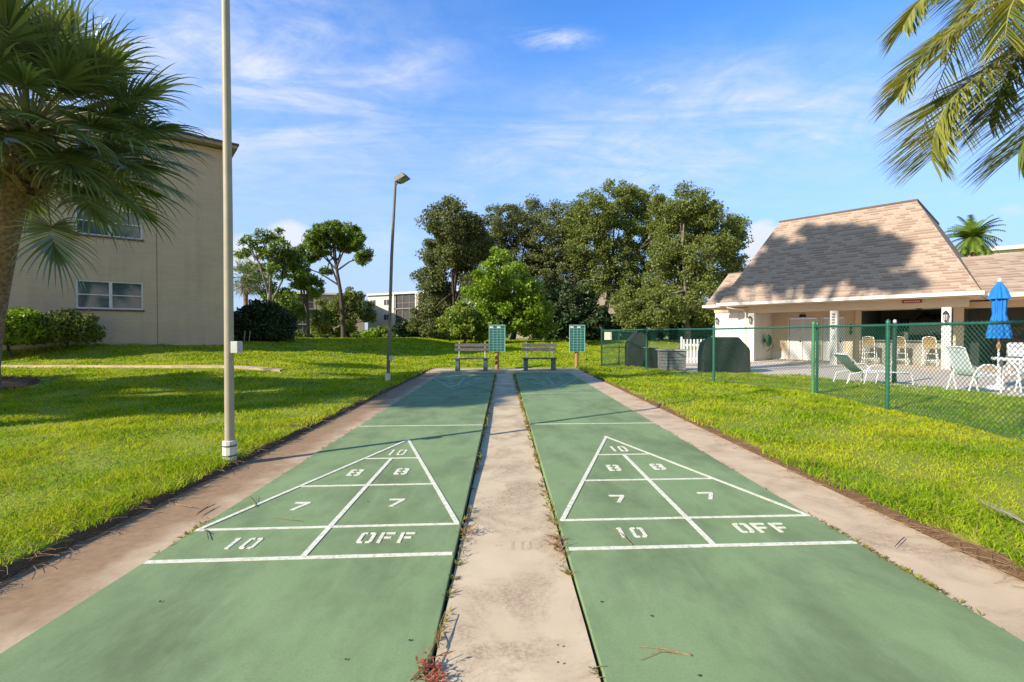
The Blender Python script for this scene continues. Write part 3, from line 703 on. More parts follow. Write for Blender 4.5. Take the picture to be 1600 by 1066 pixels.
for i, (px, yy, lb, lst) in enumerate([(868, 47, 'dark shrub mass between the two scoreboards', [(850, 500, 40, 32), (885, 485, 40, 40), (868, 520, 45, 16)]),
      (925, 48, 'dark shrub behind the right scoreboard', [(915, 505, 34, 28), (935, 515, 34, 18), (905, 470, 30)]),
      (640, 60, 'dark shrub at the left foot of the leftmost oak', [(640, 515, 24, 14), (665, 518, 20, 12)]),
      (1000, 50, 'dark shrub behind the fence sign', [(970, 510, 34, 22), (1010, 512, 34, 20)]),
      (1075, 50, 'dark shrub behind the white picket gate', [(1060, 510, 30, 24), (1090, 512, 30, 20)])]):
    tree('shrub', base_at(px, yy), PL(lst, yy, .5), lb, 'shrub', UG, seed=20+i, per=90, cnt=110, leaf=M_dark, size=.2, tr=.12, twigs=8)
# pines and small trees on the left
def trunk_px(lst, Y): return [D(px, py, Y) for px, py in lst]
tree('pine_tree', base_at(538, 55), PL([(515, 365, 26, 14), (538, 362, 24, 14), (492, 372, 20, 12), (556, 375, 16, 12), (500, 388, 20, 10), (540, 385, 22, 9), (568, 402, 13, 11), (520, 358, 20, 10), (478, 395, 20, 14), (466, 415, 14, 12), (510, 425, 10, 4)], 55, .5),
     'tallest pine with flat rounded crown and curved dark trunk', 'pine tree', seed=6, per=260, cnt=80, leaf=M_pine, crad=.55, size=.12, elong=4, tr=.24,
     trunk_path=trunk_px([(537, 534), (536, 500), (532, 455), (527, 425), (522, 400), (520, 375)], 55), twigs=60)
tree('pine_tree', base_at(482, 50), PL([(478, 430, 18, 10), (470, 442, 16, 9), (488, 445, 14, 10), (455, 405, 18, 14), (492, 455, 12, 8), (465, 425, 16, 10)], 50, .4),
     'slim young pine with straight bare trunk left of the tallest pine', 'pine tree', seed=7, per=110, cnt=60, leaf=M_pine, crad=.5, size=.12, elong=4, tr=.17, trunk_path=trunk_px([(482, 534), (481, 490), (479, 440)], 50))
tree('pine_tree', base_at(421, 48), PL([(385, 378, 12, 7), (410, 372, 16, 10), (432, 366, 12, 8), (440, 385, 16, 9), (400, 395, 20, 9), (375, 395, 10, 6), (425, 400, 20, 12), (450, 400, 10, 14), (395, 420, 22, 10), (435, 425, 20, 14)], 48, .4),
     'sparse grey pine with crooked branches behind the dark hedge', 'pine tree', seed=8, per=130, cnt=45, leaf=M_pine, crad=.5, size=.12, elong=3.5, tr=.24, trunk_path=trunk_px([(421, 534), (421, 470), (422, 420), (424, 390)], 48), twigs=60, bark=M_barkl)
tree('oak_tree', base_at(545, 62), PL([(540, 480, 26, 18), (512, 490, 22, 20), (566, 485, 18, 16), (530, 505, 30, 16), (500, 510, 16, 14), (580, 500, 10, 10), (548, 460, 18, 10)], 62, .5),
     'small dense oak growing below the tallest pine', 'tree', seed=9, per=190, cnt=90, leaf=M_oak2, crad=.7, size=.18, tr=.2)
tree('oak_tree', base_at(455, 58), PL([(450, 470, 22, 16), (432, 462, 20, 16), (465, 490, 18, 14), (405, 445, 24, 14)], 58, .5),
     'loose mid green tree behind the slim young pine', 'tree', seed=10, per=100, cnt=90, leaf=M_pine, crad=.7, size=.18, tr=.16)
SG = 'shrubs against the buildings'
def shrub(name, px, Y, lst, label, leaf, seed, per=80, cnt=110, size=.07, crad=.3, group=SG):
    return tree(name, base_at(px, Y), PL(lst, Y, .25), label, 'shrub', group, seed=seed, per=per, cnt=cnt, leaf=leaf, crad=crad, size=size, tr=.04, twigs=12)
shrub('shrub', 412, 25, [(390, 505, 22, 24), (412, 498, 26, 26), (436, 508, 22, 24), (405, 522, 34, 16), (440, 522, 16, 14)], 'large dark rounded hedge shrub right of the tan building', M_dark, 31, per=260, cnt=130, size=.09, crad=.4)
shrub('shrub', 25, 16.1, [(8, 512, 22, 24), (38, 510, 20, 22), (25, 522, 30, 12)], 'yellow green shrub at far left against the tan wall', M_bright, 32, per=110)
shrub('shrub', 105, 17.2, [(80, 512, 24, 20), (112, 510, 26, 20), (135, 520, 15, 12), (60, 522, 16, 12)], 'darker leafy shrub under the lower window', M_oak2, 33, per=150)
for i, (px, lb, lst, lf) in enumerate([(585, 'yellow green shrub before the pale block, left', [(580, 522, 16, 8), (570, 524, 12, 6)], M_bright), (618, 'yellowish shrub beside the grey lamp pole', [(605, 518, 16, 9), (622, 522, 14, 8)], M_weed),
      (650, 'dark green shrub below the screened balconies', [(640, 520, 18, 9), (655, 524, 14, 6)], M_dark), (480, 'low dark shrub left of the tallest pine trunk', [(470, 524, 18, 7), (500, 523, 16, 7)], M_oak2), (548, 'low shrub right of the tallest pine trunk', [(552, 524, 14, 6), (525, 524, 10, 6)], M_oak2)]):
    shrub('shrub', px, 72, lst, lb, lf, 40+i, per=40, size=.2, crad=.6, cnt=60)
# off-frame trees whose shade falls across the lawn, the far court end and the clubhouse roof
def shade_from(target, t): return Vector(target)+SUNV*t
def world_lobes(c, lst): return [(c.x+a, c.y+b, c.z+d, r1, r1, r2) for a, b, d, r1, r2 in lst]

# ------------------------------------------------------------ fan palm
def fan_leaf(V_, T_, hub, d, L, Rb, rr, droop=1.0, nseg=44, spread=140, stems=None, twist=0.0):
    """petiole from hub along d, then a costapalmate blade of drooping segments"""
    d = Vector(d).normalized(); g = Vector((0, 0, -1))
    p = Vector(hub); pts = [p.copy()]; dd = d.copy(); n = 6
    for i in range(n):
        dd = (dd+g*0.085*droop*(i/n+.3)).normalized(); p = p+dd*L/n; pts.append(p.copy())
    stems.tube(pts, [.028, .024, .02, .017, .015, .013, .012], 5, cap=False)
    side = dd.cross(Vector((0, 0, 1)))
    if side.length < .05: side = Vector((1, 0, 0))
    side.normalize(); up = side.cross(dd).normalized()
    side = (side*math.cos(twist)+up*math.sin(twist)).normalized(); up = side.cross(dd).normalized()
    for k in range(nseg):
        a = R(-spread+2*spread*(k+.5)/nseg)
        st = p+dd*(0.32*Rb*max(0, math.cos(a))**2)+g*(.05*Rb*max(0, math.cos(a)))
        sd_ = (dd*math.cos(a)+side*math.sin(a)+up*(0.16+.14*math.cos(2*a))).normalized()
        Ls = Rb*(0.62+0.34*max(-.4, math.cos(a)))*rr.uniform(.86, 1.08)
        wd = 0.024*Rb/.9*rr.uniform(.8, 1.2)
        perp = sd_.cross(up).normalized(); q = st.copy(); cd = sd_.copy(); m = 6; base = len(V_)
        dr = droop*rr.uniform(.7, 1.5)
        for i in range(m+1):
            t = i/m; ww = wd*(0.55+1.4*t if t < .4 else (.85 if t > .45 else 1.1)*(1-t)**.75+.04)
            tw = perp*math.cos(.5)+up*math.sin(.5)*(1 if k % 2 else -1)
            V_.append(tuple(q-tw*ww)); V_.append(tuple(q+tw*ww))
            cd = (cd+g*0.11*dr*(0.2+3.6*t*t)).normalized(); q = q+cd*Ls/m
        for i in range(m): T_.append((base+2*i, base+2*i+1, base+2*i+3, base+2*i+2))
def fan_palm(base, hub, label, nf=58, L=1.55, Rb=1.15, seed=3, extra=(), group=None, trad=.24, elmin=-50, nseg=44):
    t = thing('palm_tree', base, label, 'palm tree', group); rr = random.Random(seed)
    mb = MB(); b = Vector(base); h = Vector(hub); pts = [b+Vector((0, 0, -.1))]; n = 10
    for i in range(1, n+1):
        f = i/n; p = b.lerp(h, f); p.x = b.x+(h.x-b.x)*f**1.25; pts.append(p)
    mb.tube(pts, [trad*1.25]+[trad*(1.05-.1*i/n) for i in range(n)], 14); mb.build('trunk', M_palmbark, t, world=True)
    bt = MB()           # leaf bases (boots) below the crown
    for i in range(46):
        a = i*2.4; z = -1.25+1.2*i/46; c = h+Vector((0, 0, z)); d = Vector((math.cos(a), math.sin(a), 0))
        bt.bar(c+d*trad*.8, c+d*(trad*1.0+.20)+Vector((0, 0, .24)), .12, .035)
    bt.build('leaf_base', M_palmbark, t, world=True)
    V_, T_ = [], []; st = MB()
    for i in range(nf):
        a = i*2.39996+rr.uniform(-.2, .2); el = R(elmin+(84-elmin)*((i+.5)/nf)**.95)
        d = Vector((math.cos(a)*math.cos(el), math.sin(a)*math.cos(el), math.sin(el)))
        fan_leaf(V_, T_, h+d*.12, d, L*rr.uniform(.8, 1.15), Rb*rr.uniform(.85, 1.1), rr, droop=1.25-.65*math.sin(max(el, 0)), stems=st, nseg=nseg, twist=rr.uniform(-.35, .35))
    for d, LL, RR, dr in extra: fan_leaf(V_, T_, h, d, LL, RR, rr, droop=dr, stems=st, nseg=nseg)
    st.build('petiole', M_stem, t, world=True)
    npmesh('frond', V_, T_, M_palm, t, kn=4)
    V_, T_ = [], []; st2 = MB()
    for i in range(14):
        a = i*.75; d = Vector((math.cos(a), math.sin(a), -.9+.09*i)); fan_leaf(V_, T_, h+Vector((0, 0, -.3+.04*i)), d, .7+.04*i, .6+.02*i, rr, droop=2.5, stems=st2, nseg=16)
    npmesh('dead_frond', V_, T_, M_dead, t, kn=4)
    return t
hub = D(48, 205, 9.5)
fan_palm((-10.95, 10.3, tz(-10.95, 10.3)), hub, 'leaning cabbage fan palm filling the upper left corner', nf=84, L=1.42, Rb=1.22, elmin=-24, trad=.20,
    extra=[((1, -.25, .10), 1.9, 1.35, 1.25), ((1, -.5, -.35), 1.5, 1.3, 1.3), ((.55, -.35, -1), 2.25, 1.1, 1.0), ((.9, -.3, -.6), 2.0, 1.15, 1.3), ((1, .1, .35), 1.9, 1.2, 1.2), ((.9, -.2, .7), 1.7, 1.2, .9), ((.5, -.9, .1), 1.5, 1.2, 1.3), ((1, -.1, -.15), 2.1, 1.2, 1.2)])
mb = MB()
for i in range(260):
    a = rng.uniform(0, 6.28); r_ = rng.uniform(0, 1)**.5; x_ = -12.1+math.cos(a)*r_*1.5; y_ = 11.3+math.sin(a)*r_*1.0; z_ = tz(x_, y_)+.02+.08*(1-r_)
    mb.bar((x_, y_, z_), (x_+rng.uniform(-.12, .12), y_+rng.uniform(-.12, .12), z_+rng.uniform(0, .03)), .025, .012)
mb.lathe([(0.0, tz(-12.1, 11.3)+.10), (.8, tz(-12.1, 11.3)+.08), (1.4, tz(-12.1, 11.3)-.03)], 20, (-12.1, 11.3))
tag(mb.build('mulch_bed', M_mulch), 'brown mulch mound at the foot of the fan palm', 'mulch', kind='stuff')

# feather palm, upper right
fp = thing('palm_tree', (5.35, 4.1, tz(5.35, 4.1)), 'feather palm with yellow green fronds hanging into the upper right corner', 'palm tree')
hubr = D(1735, -90, 4.1)
mb = MB(); mb.tube([(5.35, 4.1, 0), (5.33, 4.1, 1.5), (5.3, 4.1, 3.2), tuple(hubr-Vector((0, 0, .05)))], [.21, .165, .145, .10], 14); mb.build('trunk', M_palmbark, fp, world=True)
def feather(rach, Ll, seed, nl=60, sides=(1, -1), bias=Vector((0, 0, -.45)), m=None, wid=.0095, taper=.5):
    rr = random.Random(seed); pts = [Vector(p) for p in rach]
    fine = []                                   # Catmull-Rom
    P_ = [pts[0]*2-pts[1]]+pts+[pts[-1]*2-pts[-2]]
    for i in range(1, len(P_)-2):
        for j in range(12):
            t = j/12; a, b, c, d = P_[i-1:i+3]
            fine.append(0.5*((2*b)+(c-a)*t+(2*a-5*b+4*c-d)*t*t+(-a+3*b-3*c+d)*t**3))
    fine.append(pts[-1]); n = len(fine)
    st = MB(); st.tube(fine, [.016*(1-.85*i/n) for i in range(n)], 6, cap=False); st.build('rachis', M_stem, fp, world=True)
    V_, T_ = [], []
    for s in sides:
        for k in range(int(nl*1.55)):
            f = .12+.88*(k+rr.uniform(-.3, .3))/int(nl*1.55); i = min(max(int(f*(n-1)), 0), n-2); p = fine[i].lerp(fine[i+1], f*(n-1)-i)
            tg = (fine[i+1]-fine[i]).normalized(); sv = tg.cross(Vector((0, 0, 1))).normalized()*s; upv = sv.cross(tg).normalized()
            d = (sv*.95+tg*(.35+.5*f)+upv*rr.uniform(-.25, .35)+bias*rr.uniform(.6, 1.2)).normalized()
            L = 1.2*Ll*(1-taper*abs(f-.45)/.55)*rr.uniform(.85, 1.1); q = p.copy(); base = len(V_); m_ = 5
            wp = d.cross(Vector((rr.uniform(-.4, .4), rr.uniform(-.4, .4), 1))).normalized()
            for j in range(m_+1):
                t = j/m_; w_ = wid*(.6+.5*t if t < .35 else 1.1*(1-t)**.7+.05)
                V_.append(tuple(q-wp*w_)); V_.append(tuple(q+wp*w_)); d = (d+Vector((0, 0, -.07*(.3+t)))).normalized(); q = q+d*L/m_
            for j in range(m_): T_.append((base+2*j, base+2*j+1, base+2*j+3, base+2*j+2))
    npmesh('frond', V_, T_, m or M_feather, fp, kn=4)
def rp(lst): return [hubr]+[D(a, b, c) for a, b, c in lst]
feather(rp([(1610, 62, 3.95), (1519, 128, 3.9), (1480, 165, 3.88), (1460, 210, 3.86), (1456, 250, 3.85)]), .52, 1, nl=120, bias=Vector((-.55, 0, -.25)))
feather(rp([(1620, -25, 4.3), (1530, 20, 4.4), (1470, 65, 4.45), (1430, 105, 4.5), (1405, 150, 4.5)]), .50, 2, nl=115, bias=Vector((-.5, 0, -.25)))
feather(rp([(1680, 30, 3.7), (1640, 130, 3.6), (1610, 200, 3.6), (1592, 240, 3.6)]), .58, 3, nl=110, bias=Vector((-.7, 0, -.4)), m=M_palm)
feather(rp([(1680, -60, 3.9), (1600, -60, 3.8), (1500, -40, 3.7), (1440, 0, 3.7), (1412, 40, 3.7)]), .42, 4, nl=110, bias=Vector((-.2, 0, -.5)))
feather(rp([(1660, -40, 3.5), (1610, -30, 3.4), (1580, 10, 3.35), (1570, 60, 3.3)]), .40, 5, nl=70, bias=Vector((-.1, 0, -.9)))
feather(rp([(1700, 40, 4.3), (1690, 140, 4.3), (1670, 240, 4.3)]), .6, 6, nl=90, bias=Vector((-.5, 0, -.4)), m=M_palm)
feather(rp([(1640, -60, 4.6), (1560, -30, 4.7), (1500, 30, 4.8), (1470, 90, 4.8)]), .5, 21, nl=100, bias=Vector((-.5, 0, -.3)))
feather(rp([(1650, 10, 4.0), (1590, 90, 4.0), (1560, 150, 4.0), (1545, 190, 4.0)]), .5, 22, nl=100, bias=Vector((-.5, 0, -.35)), m=M_palm)
for i, a in enumerate((0.3, 1.0, 1.5, -.6, -1.4, .65, -.15, -1.0, 1.25, -1.8, .05, .9, -.4, -1.25)):
    k = (.5, 1.0, .1)[i % 3]; d = Vector((math.cos(a), math.sin(a), 0)); feather([hubr, hubr+d*.7+Vector((0, 0, .3+k*.5)), hubr+d*1.5+Vector((0, 0, k*.7)), hubr+d*2.1+Vector((0, 0, k-1.0))], .5, 30+i, nl=50)
mb = MB()
for (a, b, c) in ((1560, 110, 0.0), (1575, 90, .1), (1590, 130, .2), (1548, 60, .3), (1583, 60, .15)):
    e = D(a, b, 3.5+c); mb.tube([hubr, D(a+40, -40, 3.6+c), D(a+6, b-70, 3.5+c), e], [.006, .006, .005, .003], 4, cap=False)
mb.build('seed_stalk', M_dead, fp, world=True)

# ------------------------------------------------------------ lamp poles
LG = 'court lamp poles'
def lamp_head(par, top, d, s=1.0):
    hd = MB(); d = Vector(d).normalized(); side = Vector((-d.y, d.x, 0))
    Mx = Matrix((( d.x, side.x, 0, 0), (d.y, side.y, 0, 0), (0, 0, 1, 0), (0, 0, 0, 1))); Mx = Matrix.Translation(top+d*.14*s+Vector((0, 0, .04))) @ Mx @ Matrix.Rotation(R(-22), 4, 'Y')
    hd.add([Mx @ Vector(p) for p in ((-.08, -.13, -.06), (.26, -.16, -.07), (.26, .16, -.07), (-.08, .13, -.06), (-.08, -.11, .08), (.2, -.13, .08), (.2, .13, .08), (-.08, .11, .08))],
           [(0, 3, 2, 1), (4, 5, 6, 7), (0, 1, 5, 4), (1, 2, 6, 5), (2, 3, 7, 6), (3, 0, 4, 7)])
    h_ = hd.build('lamp_head', M_polew, par, bevel=.008)
    ln = MB(); ln.box((0, -.12, -.085), (.24, .12, -.072), Mx); ln.build('lens', M_glasslamp, h_)
    br_ = MB(); br_.bar(top-Vector((0, 0, .08)), top+d*.12+Vector((0, 0, .02)), .04, .04); br_.build('bracket', M_blackm, par)
b = G(359, 722, .02); hgt = 5.6
t = thing('light_pole', b, 'tall beige lamp pole in the grass at near left', 'lamp pole', LG)
mb = MB(); mb.tube([(0, 0, 0), (0.005, 0, 2.5), (-.005, 0, hgt)], [.046, .042, .036], 16); mb.build('pole', M_polec, t)
mb = MB(); mb.lathe([(0, -.1), (.064, -.1), (.066, .22), (.058, .225), (0.04, .225)], 12, smooth=False); f = mb.build('footing_sleeve', M_footing, t, bevel=.003)
for z_ in (.165, .065): mb = MB(); mb.lathe([(.068, z_), (.0695, z_+.006), (.068, z_+.015)], 16); mb.build('strap', M_band, f)
mb = MB(); mb.box((.045, -.05, 1.12), (.115, .05, 1.24)); bx = mb.build('junction_box', M_greybox, t, bevel=.006)
mb = MB(); mb.box((.116, -.035, 1.14), (.122, .035, 1.22)); mb.build('cover_plate', M_galv, bx)
lamp_head(t, Vector((-.005, 0, hgt)), (1, .3, 0))
b = G(606, 599, 0); b.z = tz(b.x, b.y)-.02
t = thing('light_pole', b, 'slim grey lamp pole leaning slightly at the far left court corner', 'lamp pole', LG)
top = D(618, 284, b.y)-b; md = D(612, 400, b.y)-b
mb = MB(); mb.tube([(0, 0, 0), tuple(D(609, 500, b.y)-b), tuple(md), tuple(top)], [.05, .045, .042, .034], 12); mb.build('pole', M_polew, t)
mb = MB(); mb.lathe([(0, -.1), (.075, -.1), (.072, .24), (.06, .25), (0.04, .25)], 12, smooth=False); mb.build('footing_sleeve', M_footing, t)
mb = MB(); mb.box((.045, -.045, .60), (.12, .045, .72)); mb.build('junction_box', M_greybox, t, bevel=.006)
lamp_head(t, top, (1, -.35, 0), .8)

# ------------------------------------------------------------ benches and scoreboards
BG = 'slatted benches at the end of the courts'
def bench(cx, y, label):
    t = thing('bench', (cx, y, 0.012), label, 'bench', BG)
    for s in (-1, 1):
        mb = MB(); mb.box((s*.50-.075, -.15, 0), (s*.50+.075, .17, .42)); mb.build('leg', M_block, t, bevel=.012)
    mb = MB()
    for k in range(3): mb.box((-.62, -.20+k*.145, .42), (.62, -.20+k*.145+.13, .462))
    mb.build('seat', M_bench, t, bevel=.004)
    for z in (.70, .86):
        mb = MB(); mb.box((-.62, .215+(z-.7)*.15, z), (.62, .25+(z-.7)*.15, z+.115)); mb.build('backrest_slat', M_bench, t, bevel=.004)
    for s in (-1, 1):
        mb = MB(); mb.bar((s*.47, .20, .40), (s*.47, .285, 1.02), .035, .03); mb.build('back_support', M_galv, t)
    return t
c = G(736.5, 580, .012); bench(c.x, c.y+.12, 'left grey slatted bench on concrete blocks, behind the left court')
c = G(843.5, 579.5, .012); bench(c.x, c.y+.12, 'right grey slatted bench with two clear back boards, behind the right court')
SBG = 'shuffleboard scoreboards'
def score(px, y, label, hook):
    c = D(px, 560, y); z0 = tz(c.x, y)-.02
    t = thing('scoreboard', (c.x, y, z0), label, 'scoreboard', SBG, rotz=R(3))
    mb = MB(); mb.tube([(0, 0, -.1), (0, 0, 1.2)], .075, 14); mb.build('post', M_wood, t)
    a, b_, z1 = -.285, .285, D(px, 509, y).z-z0; zb = D(px, 549, y).z-z0
    mb = MB(); mb.box((a, -.11, zb), (b_, -.08, z1)); bd = mb.build('board', M_teal, t)
    mb = MB()
    for k in range(5): x_ = a+(b_-a)*k/4; mb.box((x_-.007, -.118, zb), (x_+.007, -.109, z1-.1))
    n_ = 9
    for k in range(n_+1): z_ = zb+(z1-.1-zb)*k/n_; mb.box((a, -.116, z_-.006), (b_, -.1085, z_+.006))
    for i in range(4):
        for k in range(n_): 
            x_ = a+(b_-a)*(i+.5)/4; z_ = zb+(z1-.1-zb)*(k+.5)/n_
    mb.build('score_grid', M_grid, bd)
    for xa_ in (.01, .28): mb = MB(); mb.box((a+xa_, -.122, z1-.09), (a+xa_+.13, -.108, z1-.03)); mb.build('name_label', M_line, bd)
    mb = MB(); mb.box((a-.02, -.125, z1), (b_+.02, -.06, z1+.03)); mb.box((a-.02, -.125, zb-.02), (a, -.06, z1)); mb.box((b_, -.125, zb-.02), (b_+.02, -.06, z1)); mb.build('frame', M_grid, t)
    if hook:
        mb = MB(); mb.tube([(.36, -.1, zb+.35), (.37, -.1, zb-.25)], .006, 5); mb.lathe([(0.001, zb-.36), (.05, zb-.31), (0.001, zb-.25)], 8, (.37, -.1)); mb.build('hanging_weight', M_blackm, t)
        mb = MB(); mb.bar((.30, -.1, zb+.33), (.40, -.1, zb+.26), .02, .02); mb.build('cue_hook', M_galv, t)
score(776.5, 18.0, 'left teal scoreboard on a wooden post beside the left bench', False)
score(901, 18.7, 'right teal scoreboard with a dark weight hanging at its side', True)

# ------------------------------------------------------------ chain link fence
FG = 'green chain link fence around the pool patio'
def at_fence(px, py): p = G(px, py, .02); return Vector((p.x, p.y, tz(p.x, p.y)))
FP = [at_fence(940, 574), at_fence(1010, 582), at_fence(1115, 598), at_fence(1270, 617), at_fence(1386, 643)]
last = Vector((6.16, 4.9, tz(6.16, 4.9))); lastb = Vector((6.0, 2.9, tz(6, 2.9)))
FP += [last, lastb]
fence = thing('chain_link_fence', FP[3], 'green chain link fence between the right lawn and the pool patio', 'fence')
HF = 1.44
def post(p, r_, m, h=HF+.06, name='post', par=fence):
    mb = MB(); mb.tube([(p.x, p.y, p.z-.1), (p.x, p.y, p.z+h)], r_, 12); mb.lathe([(r_*1.12, p.z+h-.02), (r_*1.12, p.z+h+.01), (r_*.6, p.z+h+.04), (.001, p.z+h+.05)], 12, (p.x, p.y)); return mb.build(name, m, par, world=True)
post(FP[0], .035, M_darkgreen, HF+.08); post(FP[1], .026, M_green); post(FP[2], .034, M_green); post(FP[3], .032, M_yellowgreen, HF+.07); post(FP[3]+Vector((.075, -.02, 0)), .028, M_green); post(FP[4], .032, M_green); post(FP[5], .032, M_green); post(FP[6], .032, M_green)
mr = MB()
for a, b in zip(FP[:-1], FP[1:]): mr.tube([a+Vector((0, 0, HF)), b+Vector((0, 0, HF))], .021, 8)
mr.build('top_rail', M_green, fence, world=True)
mr = MB()
for a, b in zip(FP[:-1], FP[1:]): mr.tube([a+Vector((0, 0, .06)), b+Vector((0, 0, .06))], .004, 5)
mr.build('tension_wire', M_green, fence, world=True)
def linkmesh(a, b, z0, z1, pitch, r_, V_, T_):
    Lh = (b.xy-a.xy).length; u = Vector((b.x-a.x, b.y-a.y, 0)).normalized(); nrm = Vector((-u.y, u.x, 0)); H = z1-z0
    for s in (1, -1):
        k = -int(H/pitch)-1
        while k*pitch < Lh+H:
            x0 = k*pitch if s > 0 else k*pitch; 
            # line: x = x0 + s*(z-z0)
            za, zb_ = 0.0, H
            if s > 0: lo, hi = max(0, -x0), min(H, Lh-x0)
            else: lo, hi = max(0, x0-Lh), min(H, x0)
            if hi > lo+.01:
                p = a+u*(x0+s*lo)+Vector((0, 0, z0+lo+(b.z-a.z)*(x0+s*lo)/Lh)); q = a+u*(x0+s*hi)+Vector((0, 0, z0+hi+(b.z-a.z)*(x0+s*hi)/Lh))
                p += nrm*s*.003; q += nrm*s*.003
                e = Vector((0, 0, 1)).cross(u)*r_; f = (u-Vector((0, 0, s))).normalized()*r_; base = len(V_)
                for w_ in (e, f, -e, -f): V_.append(tuple(p+w_))
                for w_ in (e, f, -e, -f): V_.append(tuple(q+w_))
                for i in range(4): T_.append((base+i, base+(i+1) % 4, base+4+(i+1) % 4, base+4+i))
            k += 1
V_, T_ = [], []
for a, b in zip(FP[:-1], FP[1:]): linkmesh(a, b, .04, HF+.035, .072, .0024 if b.y > 10 else .0040, V_, T_)
npmesh('wire_mesh', V_, T_, M_mesh, fence, kn=4)
# gate panel closing the far corner
ga, gb_ = FP[0], Vector((5.9, 21.2, .02)); gate = thing('fence_gate', ga+Vector((.1, .1, 0)), 'dark green chain link gate behind the fence sign', 'gate')
V_, T_ = [], []; linkmesh(ga+Vector((.08, .08, 0)), gb_, .08, 1.42, .085, .003, V_, T_); npmesh('wire_mesh', V_, T_, M_mesh, gate, kn=4)
mr = MB(); q1, q2 = ga+Vector((.08, .08, 0)), gb_
for z in (.08, .75, 1.42): mr.tube([q1+Vector((0, 0, z)), q2+Vector((0, 0, z))], .018, 6)
mr.tube([q2+Vector((0, 0, -.05)), q2+Vector((0, 0, 1.5))], .03, 8); mr.tube([q1.lerp(q2, .45)+Vector((0, 0, .0)), q1.lerp(q2, .45)+Vector((0, 0, 1.45))], .022, 8); mr.build('gate_frame', M_green, gate, world=True)
sg = D(950, 525, 18.3); t = thing('sign', sg, 'small blank white sign wired to the far end of the fence', 'sign')
mb = MB(); mb.box((-.14, -.006, -.15), (.14, .006, .15)); mb.build('sign_plate', M_line, t)
pp = G(1397, 600, .02); t = thing('metal_post', pp, 'single dark green post standing at the patio edge behind the fence', 'post')
mb = MB(); mb.tube([(0, 0, -.1), (0, 0, 1.60)], .05, 12); mb.build('post_tube', M_darkgreen, t)
mb = MB(); mb.lathe([(.03, 1.60), (.045, 1.64), (.03, 1.69), (.001, 1.70)], 12); mb.build('ball_cap', M_galv, t)

# ------------------------------------------------------------ clubhouse
CO = Vector((13.73, 19.94, 0)); CA = math.atan2(-.751, .66)
ch = thing('clubhouse', CO, 'cream clubhouse with steep pink tan shingle mansard roof by the pool patio', 'building', rotz=CA)
ZE, ZT, DR = 2.82, 6.80, 2.06
def frustum(x0, x1, y0, y1, z0, z1, d, dback=None):
    mb = MB(); mb.add([(x0, y0, z0), (x1, y0, z0), (x1, y1, z0), (x0, y1, z0), (x0+d, y0+d, z1), (x1-d, y0+d, z1), (x1-d, y1-d, z1), (x0+d, y1-d, z1)],
      [(0, 1, 5, 4), (1, 2, 6, 5), (2, 3, 7, 6), (3, 0, 4, 7)]); return mb
frustum(-4.72, 4.57, 0, 10.5, ZE, ZT, DR).build('roof', M_shingle, ch)
mb = MB(); mb.box((-4.72+DR-.03, DR-.03, ZT-.01), (4.57-DR+.03, 10.5-DR+.03, ZT+.07)); mb.build('roof_cap', M_brown, ch)
frustum(-5.83, -1.0, .8, 9.6, ZE-.03, 4.45, .86).build('roof', M_shingle, ch)
mb = MB(); mb.box((-4.97, 1.66, 4.45), (-3.6, 8.7, 4.5)); mb.build('roof_cap', M_brown, ch)
# right wing roof
mb = MB(); mb.add([(3.2, 1.05, ZE-.06), (16, 1.05, ZE-.06), (16, 4.6, 4.62), (3.2, 4.6, 4.62), (16, 8.2, ZE-.06), (3.2, 8.2, ZE-.06)], [(0, 1, 2, 3), (3, 2, 4, 5)]); mb.build('roof', M_shingle, ch)
def trimbox(name, lo, hi, m, bevel=.006): 
    mb = MB(); mb.box(lo, hi); return mb.build(name, m, ch, bevel=bevel)
trimbox('gutter', (-4.80, -.09, ZE-.11), (4.65, .03, ZE+.03), M_trim)
trimbox('gutter', (4.53, .035, ZE-.11), (4.65, 10.5, ZE+.03), M_trim)
trimbox('gutter', (-5.92, .71, ZE-.13), (-4.2, .82, ZE-.0), M_trim)
trimbox('gutter', (-5.92, .825, ZE-.13), (-5.81, 9.6, ZE-.0), M_trim)
trimbox('gutter', (4.66, .96, ZE-.17), (16, 1.07, ZE-.03), M_trim)
trimbox('soffit', (-4.70, .035, ZE-.14), (4.52, 3.3, ZE-.10), M_cream, 0)
trimbox('soffit', (-5.80, .83, ZE-.17), (-4.705, 3.3, ZE-.13), M_cream, 0)
trimbox('soffit', (4.66, 1.075, ZE-.20), (16, 3.4, ZE-.16), M_cream, 0)
mb = MB(); mb.tube([(-4.3, -.03, ZE-.11), (-4.3, -.02, ZE-.2), (-3.75, .42, ZE-.3), (-3.65, .56, 2.35), (-3.64, .57, .1)], .032, 8); mb.build('downspout', M_trim, ch)
trimbox('beam', (-3.53, .60, 2.34), (4.2, .84, ZE-.142), M_cream)
POSTS = [(-3.39, .70), (0, .70), (3.6, .70)]
for x_, y_ in POSTS:
    trimbox('post', (x_-.135, y_-.135, .02), (x_+.135, y_+.135, 2.337), M_white if x_ != -3.39 else M_white)
